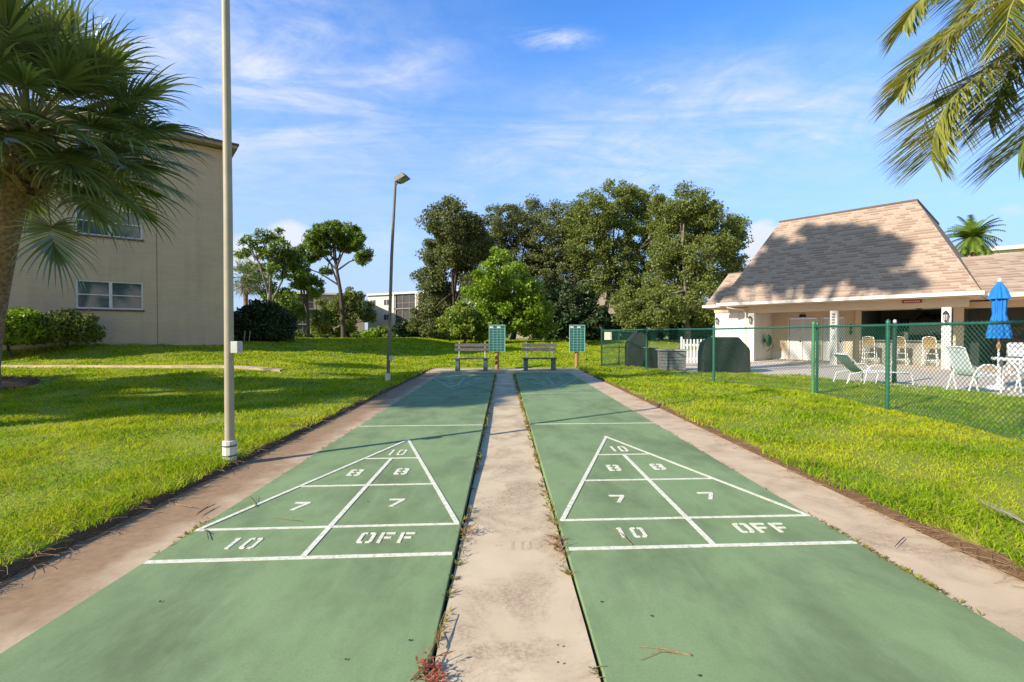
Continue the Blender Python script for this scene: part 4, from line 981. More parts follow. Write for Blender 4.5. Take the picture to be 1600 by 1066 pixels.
def lantern(par, x_, y_, z_, sc=1.0):
    mb = MB(); mb.bar((x_, y_, z_), (x_, y_-.12*sc, z_+.05*sc), .02, .02); mb.lathe([(.001, z_+.10*sc), (.05*sc, z_+.04*sc), (.085*sc, z_-.02*sc), (.075*sc, z_-.03*sc)], 10, (x_, y_-.13*sc)); mb.lathe([(.05*sc, z_-.22*sc), (.03*sc, z_-.26*sc), (.001, z_-.27*sc)], 10, (x_, y_-.13*sc))
    for k in range(4): a = k*1.571; mb.tube([(x_+.07*sc*math.cos(a), y_-.13*sc+.07*sc*math.sin(a), z_-.03*sc), (x_+.05*sc*math.cos(a), y_-.13*sc+.05*sc*math.sin(a), z_-.22*sc)], .006, 4)
    o = mb.build('lantern', M_blackm, par); mb = MB(); mb.lathe([(.06*sc, z_-.03*sc), (.042*sc, z_-.21*sc)], 10, (x_, y_-.13*sc)); mb.build('lantern_glass', M_galv, o)
lantern(ch, -3.39, .565, 2.12, 1.1); lantern(ch, 3.6, .565, 2.1, 1.2); lantern(ch, -5.2, .99, 2.1, 1.0)
# walls: left room (front and side), porch back wall, piers
W0 = 3.0; WT = ZE-.2
def wallbox(lo, hi, m): return trimbox('wall', lo, hi, m, 0)
wallbox((-5.35, 1.0, 0), (-3.3, 1.12, 2.42), M_white); trimbox('beam', (-5.38, .94, 2.425), (-3.55, 1.14, ZE-.175), M_cream)
mb = MB()
for k in range(6): x_ = -5.3+k*.38; mb.box((x_-.02, .975, .1), (x_+.02, .998, 2.4))
mb.build('batten', M_white, ch)
wallbox((-5.35, 1.125, 0), (-5.23, 9.3, WT), M_white); wallbox((-3.42, 1.125, 0), (-3.3, W0-.003, 2.60), M_white)
def pierwall(segs, y0, y1, m):
    for x0, x1, z0, z1 in segs: wallbox((x0, y0, z0), (x1, y1, z1), m)
pierwall([(-3.3, -2.5, 0, WT), (-1.31, -1.05, 0, WT), (-.2, .42, 0, WT)], W0, W0+.14, M_cream)
pierwall([(-2.5, -1.31, 2.12, WT), (-1.05, -.2, 2.12, WT), (.42, 3.6, 2.38, WT), (3.9, 16, 2.36, WT)], W0+.003, W0+.137, M_cream)
trimbox('pillar', (.28, W0-.14, 0), (.50, W0-.003, 2.60), M_cream); trimbox('pillar', (3.62, W0-.5, 0), (3.92, W0-.2, 2.60), M_cream)
# stone base strip in the sun below the wall
trimbox('wall_base', (-3.29, W0-.06, .02), (-2.52, W0-.003, .45), M_white)
def door(x0, x1, dbl):
    mb = MB(); n_ = 2 if dbl else 1; w_ = (x1-x0)/n_
    for k in range(n_): mb.box((x0+k*w_+.01, W0+.03, .03), (x0+(k+1)*w_-.01, W0+.08, 2.08))
    d_ = mb.build('door', M_door, ch, bevel=.004)
    mb = MB(); mb.box((x0-.06, W0-.02, 0), (x0-.002, W0-.002, 2.15)); mb.box((x1+.002, W0-.02, 0), (x1+.06, W0-.002, 2.15)); mb.box((x0-.002, W0-.02, 2.09), (x1+.002, W0-.002, 2.15)); mb.build('door_frame', M_white, ch)
    mb = MB(); xh = (x0+x1)/2-.1 if dbl else x1-.12
    mb.lathe([(.001, .93), (.035, .96), (.035, 1.0), (.001, 1.03)], 8, (xh, W0-.0)); mb.lathe([(.001, 1.12), (.028, 1.14), (.001, 1.17)], 8, (xh, W0+.0)); mb.build('handle', M_blackm, d_)
door(-2.5, -1.31, True); door(-1.05, -.2, False)
mb = MB(); mb.box((-2.05, W0-.012, 2.17), (-1.75, W0-.003, 2.27)); mb.tube([(-2.02, W0-.01, 2.27), (-1.9, W0-.01, 2.33), (-1.78, W0-.01, 2.27)], .02, 5); mb.build('door_sign', M_blackm, ch)
mb = MB()       # restroom pictograms, one above the other
for z_ in (1.62, 1.38):
    mb.box((.02, W0-.014, z_), (.16, W0-.004, z_+.10)); mb.box((.05, W0-.014, z_-.08), (.085, W0-.004, z_)); mb.box((.095, W0-.014, z_-.08), (.13, W0-.004, z_)); mb.lathe([(.001, z_+.105), (.03, z_+.13), (.03, z_+.15), (.001, z_+.17)], 8, (.09, W0-.012))
mb.build('restroom_sign', M_blackm, ch)
mb = MB()       # hanging decoration down the middle post
for k in range(6): mb.box((-.05, .545, 2.15-k*.12), (.05, .563, 2.21-k*.12))
mb.build('post_ornament', M_plank, ch)
mb = MB(); mb.box((-.05, .52, 1.12), (.04, .563, 1.30)); mb.build('post_switch', M_galv, ch)
mb = MB(); mb.box((2.30, .575, 2.54), (2.90, .598, 2.66)); rs = mb.build('red_sign', M_red, ch)
mb = MB()
for k in range(9): mb.box((2.36+k*.055, .568, 2.575), (2.395+k*.055, .5745, 2.625))
mb.build('sign_lettering', M_line, rs)
# bar interior
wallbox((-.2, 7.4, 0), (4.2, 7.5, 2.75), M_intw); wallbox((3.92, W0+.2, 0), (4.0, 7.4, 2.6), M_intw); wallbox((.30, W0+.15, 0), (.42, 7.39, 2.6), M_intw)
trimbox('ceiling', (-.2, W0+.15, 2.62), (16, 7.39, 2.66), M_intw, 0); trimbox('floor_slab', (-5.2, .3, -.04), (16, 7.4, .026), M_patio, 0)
c_ = trimbox('bar_counter', (.51, W0-.05, .03), (3.55, W0+.12, 1.02), M_counter); trimbox('counter_top', (.505, W0-.2, 1.022), (3.6, W0+.3, 1.07), M_plank)
mb = MB()
for k in range(2): mb.box((.75+k*.45, 7.30, 1.45), (1.1+k*.45, 7.38, 2.1))
mb.build('picture_frame', M_blackm, ch)
mb = MB(); mb.tube([(1.9, 6.9, 2.05), (2.2, 6.9, 2.25), (2.6, 6.9, 2.1), (2.9, 6.9, 2.25), (3.3, 6.9, 2.2)], [.05, .1, .08, .1, .03], 8); mb.build('hanging_decoration', M_blackm, ch)
mb = MB(); mb.box((2.0, W0+.05, 1.08), (2.14, W0+.12, 1.42)); mb.build('notice', M_line, ch)
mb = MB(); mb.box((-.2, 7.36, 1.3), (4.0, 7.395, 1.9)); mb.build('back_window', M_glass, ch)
fan = MB(); fan.tube([(2.6, 2.2, 2.68), (2.6, 2.2, 2.5)], .02, 8); fan.lathe([(.001, 2.5), (.1, 2.49), (.13, 2.42), (.09, 2.36), (.001, 2.34)], 12, (2.6, 2.2)); fo = fan.build('ceiling_fan', M_blackm, ch)
for k in range(4):
    a = k*1.571+.6; mb = MB(); d_ = Vector((math.cos(a), math.sin(a), 0)); mb.bar(Vector((2.6, 2.2, 2.45))+d_*.1, Vector((2.6, 2.2, 2.46))+d_*.68, .12, .012); mb.build('fan_blade', M_brown, fo)
# right side of the bar area
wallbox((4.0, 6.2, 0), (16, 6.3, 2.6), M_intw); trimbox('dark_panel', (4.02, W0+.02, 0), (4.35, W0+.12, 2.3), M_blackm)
trimbox('wall', (5.1, W0+.2, 0), (16, W0+.32, .95), M_counter, 0)
mb = MB(); mb.box((4.6, 6.1, 1.5), (9, 6.19, 1.62)); mb.box((4.6, 6.1, 1.0), (9, 6.19, 1.1)); mb.build('shelf', M_wood, ch)
def LC(k, b, z=0): return CO+Vector((.66*k+.751*b, -.751*k+.66*b, z))
# hose and rocks
t = thing('hose_reel', LC(-3.1, 1.9, 1.0), 'coiled green garden hose on the white wall by the left post', 'hose', rotz=CA)
mb = MB()
for k in range(9): 
    rr_ = .30-.022*k; mb.tube([(.02+.03*(k % 3), rr_*math.cos(a), rr_*math.sin(a)*.95) for a in np.linspace(0, 6.28, 22)], .016, 6)
mb.build('hose_coil', M_hose, t)
mb = MB(); mb.box((-.19, -.09, -.09), (.06, .09, .09)); mb.build('reel_bracket', M_blackm, t)
mb = MB(); mb.tube([(.05, 0, -.28), (.05, .1, -.42), (.08, -.25, -.52), (.1, -.5, -.5), (.12, .3, -.35), (.1, .45, -.15)], .013, 6); mb.build('hose_tail', M_blackm, t)
r_ = random.Random(4); mb = MB()
for i in range(420):
    k, b_ = r_.uniform(-3.2, -.3), r_.uniform(2.3, 2.95); c = LC(k, b_, .03); s_ = r_.uniform(.02, .05)
    mb.add([c+Vector(v)*s_*r_.uniform(.7, 1.3) for v in ((1, 0, 0), (-1, 0, 0), (0, 1, 0), (0, -1, 0), (0, 0, 1.2), (0, 0, -.6))], [(0, 2, 4), (2, 1, 4), (1, 3, 4), (3, 0, 4), (2, 0, 5), (1, 2, 5), (3, 1, 5), (0, 3, 5)])
tag(mb.build('rock_bed', M_rock), 'strip of small brown rocks along the clubhouse wall base', 'rocks', kind='stuff')

# ------------------------------------------------------------ patio things
def cover(loc, w, d, h, label, rotz, shape):
    t = thing('grill_cover', loc, label, 'covered grill', 'grills under black covers', rotz=rotz)
    pr = [(x*w, z*h) for x, z in shape]; n_ = len(pr); mb = MB(); ns = 6
    for j in range(ns+1):
        y = -d/2+d*j/ns; k = 1-.07*(abs(j-ns/2)/(ns/2))**3
        mb.v += [(x*k+.008*math.sin(9*x+5*j), y, z*(1-.02*(j % 2)) if z > .05 else z) for x, z in pr]
    for j in range(ns):
        for i in range(n_):
            i2 = (i+1) % n_; mb.f.append((j*n_+i, j*n_+i2, (j+1)*n_+i2, (j+1)*n_+i)); mb.sm.append(False)
    mb.f += [tuple(range(n_))[::-1], tuple(range(ns*n_, (ns+1)*n_))]; mb.sm += [False]*2
    mb.build('cover_fabric', M_black, t, bevel=.02)
    mb = MB(); mb.tube([(x*1.012, -d/2*.9, .05) for x in np.linspace(-w*.48, w*.48, 12)], .008, 5); mb.build('hem_cord', M_blackm, t)
    return t
cover(G(1138, 583, .02)+Vector((0, .35, 0)), 1.62, .7, 1.21, 'large black covered grill beside the white clubhouse corner', R(-8),
      [(-.5, 0), (.5, 0), (.49, .62), (.47, .70), (.25, 1.0), (-.28, 1.0), (-.46, .84), (-.5, .6)])
cover(G(994, 575, .02)+Vector((.1, .35, 0)), .86, .6, 1.36, 'smaller black covered grill nearest the fence sign', R(-5),
      [(-.5, 0), (.5, 0), (.5, .80), (.42, .96), (.2, 1.0), (-.1, 1.0), (-.42, .80), (-.5, .66)])
t = thing('side_cart', G(1021, 577, .02)+Vector((0, .4, 0)), 'low black covered cart between the small grill and the planter', 'cart')
mb = MB(); mb.box((-.22, -.25, 0), (.22, .25, .78)); mb.build('cart_cover', M_black, t, bevel=.03)
mb = MB(); mb.box((-.25, -.27, .785), (.25, .27, .81)); mb.build('cart_top', M_plank, t)
t = thing('planter_box', G(1055, 580, .02)+Vector((0, .35, 0)), 'grey slatted planter box with pale rim before the white picket gate', 'planter', rotz=R(-6)); t.scale = (.85, .9, .92)
mb = MB()
for k in range(6): mb.box((-.50-.006*k, -.3, .03+k*.125), (.50+.006*k, .3, .03+k*.125+.112))
mb.build('slatted_side', M_plank, t, bevel=.006); mb = MB(); mb.box((-.6, -.36, .785), (.58, .36, .83)); mb.build('rim', M_galv, t)
mb = MB(); mb.lathe([(.001, .83), (.09, .85), (.05, .93), (.001, 1.0)], 10, (.25, 0)); mb.build('tan_pot', M_wood, t)
g0 = G(1090, 572, .02); t = thing('picket_gate', g0, 'white picket gate standing between the planter and the large grill', 'gate', rotz=R(-10))
mb = MB()
for k in range(9): x_ = -.55+k*.135; mb.box((x_-.032, -.012, .12), (x_+.032, .012, 1.08)); mb.poly([(x_-.032, 0), (x_+.032, 0), (x_, 0.001)], 1.08, 1.1)
mb.build('picket', M_frame, t); mb = MB(); mb.box((-.6, .013, .25), (.6, .04, .33)); mb.box((-.6, .013, .82), (.6, .04, .90)); mb.build('cross_rail', M_frame, t)
mb = MB(); mb.box((-.68, -.04, 0), (-.61, .04, 1.2)); mb.box((.61, -.04, 0), (.68, .04, 1.2)); mb.build('gate_post', M_frame, t)

def sling_surface(mb, prof, hw):      # prof: (x, z) along the sling
    n_ = len(prof); vs = []
    for x_, z_ in prof: vs += [(x_, -hw, z_), (x_, hw, z_), (x_, -hw, z_-.012), (x_, hw, z_-.012)]
    fs = []
    for i in range(n_-1): a = i*4; fs += [(a, a+4, a+5, a+1), (a+2, a+3, a+7, a+6)]
    mb.add(vs, fs, True)
def stripes(): pass
# chaise lounge: head at left (x<0)
cp = G(1368, 601, .02)
t = thing('chaise_lounge', cp+Vector((0, .12, 0)), 'white framed chaise lounge with raised grey green back by the patio edge', 'lounge chair', rotz=R(-4)); t.scale = (.84, .9, .93)
for s in (-1, 1):
    mb = MB(); y = s*.31
    mb.tube([(-.40, y, .33), (0, y, .36), (.85, y, .35), (.93, y, .30), (.99, y, .02)], .019, 8)
    mb.tube([(-.98, y, .84), (-.9, y, .80), (-.42, y, .33)], .019, 8)
    mb.tube([(-.97, y, .02), (-.88, y, .30), (-.55, y, .36), (-.40, y, .33)], .017, 8)
    mb.build('side_rail', M_frame, t)
    mb = MB(); mb.tube([(-.48, y*1.08, .02), (-.38, y*1.12, .46), (-.25, y*1.12, .55), (.0, y*1.12, .56), (.12, y*1.12, .48), (.16, y*1.05, .34)], .018, 8); mb.build('armrest', M_frame, t)
    mb = MB(); mb.tube([(-.12, y, .02), (-.04, y, .33)], .016, 8); mb.build('leg', M_frame, t)
mb = MB()
for x_, z_ in ((-.98, .84), (-.4, .33), (.93, .31)): mb.tube([(x_, -.31, z_), (x_, .31, z_)], .017, 8)
mb.build('cross_bar', M_frame, t)
mb = MB(); sling_surface(mb, [(-.97, .84), (-.85, .70), (-.68, .53), (-.52, .40), (-.42, .345)], .29); mb.build('back_sling', M_slingd, t)
mb = MB(); sling_surface(mb, [(-.40, .34), (-.1, .345), (.3, .35), (.7, .35), (.92, .335)], .29); mb.build('seat_sling', M_sling, t)
mb = MB(); mb.tube([(-.9, -.28, .885), (-.97, -.1, .86), (-.97, .1, .86), (-.9, .28, .885)], .02, 6); mb.build('head_pillow', M_sling, t)

def dining_chair(loc, rz, label):
    t = thing('patio_chair', loc, label, 'chair', 'white sling chairs around the umbrella table', rotz=rz)   # faces +x
    for s in (-1, 1):
        y = s*.29; mb = MB()
        mb.tube([(-.36, y, .02), (-.26, y, .38), (-.22, y*.93, .44)], .017, 8); mb.tube([(.30, y, .02), (.28, y, .35), (.24, y, .56), (.12, y, .64), (-.05, y, .64), (-.18, y, .56), (-.24, y*.95, .40), (-.14, y, .02)], .018, 8); mb.build('leg_and_armrest', M_frame, t)
        mb = MB(); mb.tube([(.26, y*.88, .42), (-.18, y*.88, .38), (-.26, y*.86, .55), (-.40, y*.82, 1.0)], .016, 8); mb.build('frame_rail', M_frame, t)
    mb = MB(); mb.tube([(-.40, -.24, 1.0), (-.42, -.18, 1.03), (-.42, .18, 1.03), (-.40, .24, 1.0)], .016, 8); mb.tube([(.26, -.26, .42), (.26, .26, .42)], .016, 8); mb.build('cross_bar', M_frame, t)
    mb = MB(); sling_surface(mb, [(.25, .425), (.0, .385), (-.15, .385), (-.21, .43), (-.26, .56), (-.40, 1.0)], .235); mb.build('sling', M_sling, t)
    mb = MB(); mb.tube([(-.365, -.2, .93), (-.365, 0, .91), (-.365, .2, .93)], .014, 6); mb.build('head_band', M_slingd, t)
    return t
c1 = G(1540, 616, .02); dining_chair(c1+Vector((0, .25, 0)), R(-6), 'white sling chair at the left end of the umbrella table')
c2 = G(1625, 616, .02); dining_chair(c2+Vector((.05, .3, 0)), R(70), 'white sling chair at the near side of the umbrella table, cut by the photo edge')
c3 = G(1585, 590, .02); dining_chair(c3+Vector((.35, 0, 0)), R(-110), 'white sling chair on the far side of the umbrella table')
tc_ = D(1608, 560, 11.2); t = thing('patio_table', (tc_.x, 11.2, .02), 'pale round edged patio table holding the closed blue umbrella', 'table')
mb = MB(); mb.lathe([(.001, .70), (.60, .70), (.63, .715), (.63, .735), (.60, .745), (.04, .745)], 32); tb_ = mb.build('table_top', M_plank, t); mb = MB(); mb.lathe([(.625, .68), (.645, .70), (.645, .74), (.625, .752)], 32); mb.build('table_rim', M_frame, t)
for k in range(4): a = k*1.571+.75; mb = MB(); mb.tube([(.45*math.cos(a), .45*math.sin(a), .70), (.52*math.cos(a), .52*math.sin(a), 0)], .03, 8); mb.build('leg', M_frame, t)
uc = D(1560, 560, 11.3); t = thing('patio_umbrella', (uc.x, 11.3, .02), 'closed bright blue patio umbrella with white tip', 'umbrella'); t.scale = (.88, .88, 1)
zt = D(1560, 437, 11.3).z
mb = MB(); mb.tube([(0, 0, .0), (0, 0, zt-.05)], .022, 10); mb.build('pole', M_frame, t)
mb = MB(); mb.lathe([(.25, 0), (.25, .05), (.05, .09), (.03, .3)], 20); mb.build('base', M_frame, t)
mb = MB(); mb.lathe([(.03, .95), (.045, .98), (.05, 1.05), (.03, 1.1)], 12); mb.build('tilt_collar', M_wood, t)
zc = D(1560, 530, 11.3).z
mb = MB(); Hc = zt-.06-zc
mb.lathe([(.26, zc), (.22, zc+.03), (.235, zc+.10), (.17, zc+.3*Hc), (.125, zc+.42*Hc), (.14, zc+.55*Hc), (.145, zc+.72*Hc), (.09, zc+.85*Hc), (.02, zc+Hc)], 72, pleat=9, amp=.13); mb.build('canopy', M_blue, t)
mb = MB(); mb.lathe([(.225, zc+.69*Hc), (.20, zc+.72*Hc), (.13, zc+.87*Hc), (.02, zc+Hc+.005)], 72, pleat=8, amp=.14); mb.build('canopy_vent', M_blue, t)
mb = MB(); mb.lathe([(.03, zt-.07), (.045, zt-.04), (.03, zt), (.001, zt+.02)], 12); mb.build('finial', M_frame, t)
# bar stools
def stool(loc, rz, label):
    t = thing('bar_stool', loc, label, 'bar stool', 'woven back bar stools along the bar counter', rotz=rz)       # faces +y (counter)
    for sx in (-1, 1):
        for sy in (-1, 1):
            mb = MB(); mb.tube([(sx*.24, sy*.22, 0), (sx*.20, sy*.18, .70)], .017, 7); mb.build('leg', M_frame, t)
        mb = MB(); mb.tube([(sx*.20, -.18, .70), (sx*.215, -.24, .95), (sx*.19, -.29, 1.16)], .016, 7); mb.build('back_post', M_frame, t)
    mb = MB(); mb.tube([(-.225, -.21, .22), (.225, -.21, .22), (.225, .21, .22), (-.225, .21, .22), (-.225, -.21, .22)], .012, 6); mb.build('stretcher', M_frame, t); mb = MB(); mb.tube([(-.21, -.19, .5), (.21, -.19, .5)], .012, 6); mb.build('stretcher', M_frame, t); mb = MB(); mb.tube([(-.19, -.29, 1.16), (0, -.32, 1.20), (.19, -.29, 1.16)], .016, 7); mb.build('top_rail', M_frame, t)
    mb = MB(); mb.box((-.21, -.2, .70), (.21, .2, .735)); mb.build('seat', M_wicker, t, bevel=.01)
    mb = MB()
    for k in range(5): z_ = .80+k*.072; mb.box((-.20, -.225-.03*k/2, z_), (.20, -.21-.03*k/2, z_+.05))
    for k in range(5): x_ = -.16+k*.08; mb.bar((x_, -.232, .79), (x_, -.305, 1.14), .02, .006)
    mb.build('woven_back', M_wicker, t)
    return t
for k, lb in ((.93, 'woven back bar stool nearest the restroom sign'), (1.98, 'middle woven back bar stool at the counter'), (2.95, 'woven back bar stool nearest the white lantern post')):
    stool(LC(k, 2.35, .027), CA, lb)

# ------------------------------------------------------------ distant buildings
def block(name, c, rz, w, d, h, label, m, floors, cols, balc=(), group=None):
    t = thing(name, c, label, 'building', group, rotz=rz)
    mb = MB(); mb.box((-w/2, 0, -.5), (w/2, d, h)); mb.build('wall', m, t)
    mb = MB(); mb.box((-w/2-.3, -.5, h+.003), (w/2+.3, d+.3, h+.35)); mb.build('roof', M_trim, t)
    fh = h/floors
    for f in range(floors):
        for cx in cols:
            mb = MB(); mb.box((cx-.75, -.06, f*fh+.9), (cx+.75, -.005, f*fh+2.1)); wn = mb.build('window', M_vinyl, t)
            mb = MB(); mb.box((cx-.68, -.08, f*fh+.97), (cx-.05, -.062, f*fh+2.03)); mb.box((cx+.05, -.08, f*fh+.97), (cx+.68, -.062, f*fh+2.03)); mb.build('pane', M_glass2, wn)
        for (x0, x1) in balc:
            mb = MB(); mb.box((x0, -.05, f*fh+.25), (x1, -.004, (f+1)*fh-.05)); sc = mb.build('screened_balcony', M_glass2, t)
            mb = MB(); mb.box((x0-.1, -.3, f*fh+.03), (x1+.1, -.052, f*fh+.25))
            n_ = max(2, int((x1-x0)/1.6))
            for k in range(n_+1): xx = x0+(x1-x0)*k/n_; mb.box((xx-.05, -.12, f*fh+.255), (xx+.05, -.053, (f+1)*fh-.06))
            mb.box((x0, -.118, f*fh+1.2), (x1, -.054, f*fh+1.28)); mb.build('balcony_rail', M_plank, sc)
    for (x0, x1) in balc:
        for xx in (x0-.4, x1+.1):
            mb = MB(); mb.box((xx, -.6, -.5), (xx+.3, -.305, h)); mb.build('column', m, t)
    return t
cA = D(655, 530, 92)
block('apartment_building', (cA.x, 92, .2), R(-28), 26, 12, 8.9, 'pale three storey apartment block behind the slim grey lamp pole', M_far, 3, (-11.6, -8.0), ((-5.6, -0.6), (0.4, 5.4), (6.4, 11.4)), 'distant apartment blocks')
cB = D(500, 530, 84)
block('apartment_building', (cB.x, 84, .2), R(20), 15, 12, 8.0, 'tan apartment block behind the pines', M_fartan, 3, (5.0,), ((-6.2, -1.0),), 'distant apartment blocks')
cC = D(930, 530, 76)
block('apartment_building', (cC.x, 76, .2), R(-6), 26, 12, 8.6, 'tan apartment block glimpsed through the live oaks', M_fartan, 3, (-9, -5, 0, 6, 10), (), 'distant apartment blocks')
cD = D(1660, 530, 44)
block('apartment_building', (cD.x, 44, .0), R(-40), 17, 10, 9.6, 'white flat roofed block rising behind the clubhouse right wing', M_far, 3, (-5, 0, 5), (), 'distant apartment blocks')
hb = D(1520, 372, 34); fpb = D(1520, 530, 34)
# feathery palm top behind the roof
t = thing('palm_tree', (hb.x, 34, .0), 'palm crown showing above the roof between clubhouse and white block', 'palm tree')
mb = MB(); mb.tube([(0, 0, 0), (.1, 0, 4), (0, 0, hb.z)], [.2, .16, .13], 9); mb.build('trunk', M_palmbark, t)
V_, T_ = [], []; rr = random.Random(5)
for i in range(64):
    a = i*2.4; el = R(rr.uniform(-40, 80)); d = Vector((math.cos(a)*math.cos(el), math.sin(a)*math.cos(el), math.sin(el))); p = Vector((0, 0, hb.z))
    for j in range(14):
        d = (d+Vector((0, 0, -.10))).normalized(); p = p+d*.13; sv = d.cross(Vector((0, 0, 1))).normalized()
        for s in (1, -1):
            e = p+(sv*s*.8+d*.6+Vector((0, 0, -.35))).normalized()*.6*(1-j/22); b_ = len(V_); V_ += [tuple(p-d*.07), tuple(p+d*.07), tuple(e)]; T_.append((b_, b_+1, b_+2))
npmesh('frond', V_, T_, M_pine, t, world=False)
# fan palm by the dark hedge
bq = base_at(384, 40); 
fan_palm(bq, D(384, 437, 40), 'short fan palm behind the hedge next to the beige pole', nf=34, L=.9, Rb=1.0, seed=9, nseg=18, trad=.18)

# ------------------------------------------------------------ trees outside the frame that shade the place
rt = LC(-.6, 1.3, 5.0)                                  # middle of the shade on the clubhouse roof
pc = rt+SUNV*37
u_ = Vector((.66, -.751, 0))
def sl(k, z, r1, r2, off=0): c = pc+u_*k+Vector((0, 0, z)); return (c.x+off, c.y, c.z, r1, r1, r2)
tree('pine_tree', (pc.x-.5, pc.y-.5, 0), [sl(.4, .4, 1.35, .9), sl(-1.4, -.4, 1.3, .75), sl(-2.6, -1.2, .9, .5), sl(1.5, -.2, 1.0, .7), sl(.2, -.8, 1.5, .8), sl(2.2, -1.7, 1.1, .35), sl(-.6, -1.6, 1.5, .45), sl(3.3, -2.1, .8, .3), sl(-3.0, 1.2, .5, .3), sl(-3.9, -1.9, .9, .4), sl(1.2, .9, .5, .35), sl(-.6, 1.2, .4, .3), sl(2.6, -.6, .4, .3), sl(-1.8, .7, .5, .3)],
     'tall broad pine standing behind the camera to the left', 'pine tree', seed=50, per=330, cnt=90, leaf=M_pine, crad=.42, size=.15, elong=3, tr=.22, shell=.25)
# broad oaks left of the frame
def shade_oak(pts, z, lab, seed, r0=.95):
    lb = []
    for i, (px, py) in enumerate(pts):
        zz_ = z+((i*7) % 5-2)*.35; c = G(px, py, .1)+SUNV*(zz_/SUNV.z); lb.append((c.x, c.y, c.z, r0*(.85+.1*(i % 4)), r0, r0*.5))
    cx = sum(l[0] for l in lb)/len(lb); cy = sum(l[1] for l in lb)/len(lb)
    tree('oak_tree', (cx, cy, tz(cx, cy)), lb, lab, 'tree', 'broad oaks left of the lawn', seed=seed, per=34*len(lb), cnt=60, leaf=M_oak2, crad=.42, size=.13, tr=.2, shell=.15, twigs=20)
shade_oak([(-40, 605), (-40, 635), (30, 603), (30, 632), (110, 608), (115, 632), (190, 605), (200, 628), (60, 618)], 9.5, 'broad oak outside the frame nearest the camera, shading the left lawn', 71)
shade_oak([(270, 600), (285, 632), (350, 604), (360, 628), (430, 600), (440, 620), (510, 598), (525, 612), (590, 594), (610, 604)], 10.0, 'middle broad oak outside the frame, shading the lawn by the grey lamp pole', 72)
shade_oak([(640, 612), (660, 598), (690, 606), (700, 592), (735, 604), (745, 592), (790, 600), (800, 588), (850, 595), (860, 586), (905, 588), (680, 618), (560, 575)], 11.5, 'far broad oak outside the frame, shading the far end of the courts', 73, .8)

# ------------------------------------------------------------ weeds, needles, twigs
def weed(x_, y_, z_, n_, s_, m, label, seed, spread=.8, name='weed', group='weeds in the gaps beside the middle path'):
    r_ = random.Random(seed); t = thing(name, (x_, y_, z_), label, 'weed', group); s_ = s_*.62; st = MB(); V_, T_ = [], []
    for i in range(n_):
        a = r_.uniform(0, 6.28); L = s_*r_.uniform(.5, 1.2); d = Vector((math.cos(a)*spread, math.sin(a)*spread, r_.uniform(.25, 1))).normalized()
        p0 = Vector((r_.uniform(-.02, .02), r_.uniform(-.06, .06), 0)); pts = [p0, p0+d*L*.5, p0+d*L+Vector((0, 0, -.12*L))]; st.tube(pts, .0014, 4, cap=False)
        for j in range(6):
            f = .3+.7*j/6; q = p0+d*L*f+Vector((0, 0, -.12*L*f*f)); b_ = r_.uniform(0, 6.28); e = Vector((math.cos(b_), math.sin(b_), r_.uniform(-.1, .6))).normalized(); w_ = e.cross(Vector((0, 0, 1))).normalized()
            l_ = s_*.26*r_.uniform(.6, 1.2); k = len(V_); V_ += [tuple(q), tuple(q+e*l_*.5+w_*l_*.22), tuple(q+e*l_), tuple(q+e*l_*.5-w_*l_*.22)]; T_.append((k, k+1, k+2, k+3))
    st.build('stem', M_straw, t); npmesh('leaves', V_, T_, m, t, world=False, kn=4); return t
def gpt(px, py, z=-.01): p = G(px, py, z); return p.x, p.y, z
weed(*gpt(678, 1056), 26, .15, M_redweed, 'red leaved weed with rosettes at the bottom left gap of the middle path', 1, 1.0)
weed(*gpt(683, 1005), 4, .05, M_weed, 'tiny green weed in the left gap just above the red weed', 2)
weed(*gpt(722, 870), 8, .06, M_weed, 'yellow green weed at the left gap by the baseline', 3)
weed(*gpt(734, 830), 12, .12, M_drywd, 'rusty weed in the left gap by the OFF box', 4)
weed(*gpt(727, 848), 7, .07, M_weed, 'green weed between the baseline and the rusty weed, left gap', 5)
weed(*gpt(868, 845), 18, .12, M_drywd, 'rusty weed clump in the right gap beside the faded 10', 6)
weed(*gpt(873, 862), 18, .12, M_drywd, 'rust red weed clump in the right gap above the baseline', 7)
weed(*gpt(876, 880), 8, .05, M_weed, 'green weed in the right gap below the baseline', 8)
weed(*gpt(867, 822), 9, .06, M_weed, 'yellow weed in the right gap above the faded 10', 9)
weed(*gpt(934, 1056), 9, .06, M_weed, 'dark green weed at the bottom right gap of the middle path', 10)
weed(*gpt(1330, 895), 0 or 5, .03, M_weed, 'tiny weed beside the right walk', 12)
# rows of small weeds too many to count, along both gaps and both outer edges
Vw, Tw = [], []; r_ = random.Random(3)
def sprig(p, s_, n_=5):
    for i in range(n_):
        a = r_.uniform(0, 6.28); e = Vector((math.cos(a), math.sin(a), r_.uniform(.1, 1.1))).normalized(); w_ = e.cross(Vector((0, 0, 1))).normalized(); L = s_*r_.uniform(.5, 1.2)
        k = len(Vw); Vw.extend([tuple(p), tuple(p+e*L*.5+w_*L*.14), tuple(p+e*L), tuple(p+e*L*.5-w_*L*.14)]); Tw.append((k, k+1, k+2, k+3))
for i in range(330):
    y_ = 2.0+r_.random()**.9*14.3; z_ = -.02 if y_ < 4 else -.05
    if math.sin(y_*2.7)+math.sin(y_*6.1)*.6 < r_.uniform(-1.3, .6): continue
    sprig(Vector((-.292+r_.uniform(-.01, .03), y_, z_)), .028+.0045*y_, 6)
for i in range(620):
    y_ = 2.6+r_.random()**.9*13.7; z_ = -.02 if y_ < 4 else -.05
    if math.sin(y_*3.7)+math.sin(y_*8.1)*.6 < r_.uniform(-1.6, .5): continue
    sprig(Vector((.384+r_.uniform(-.05, .005), y_, z_)), .026+.004*y_, 6)
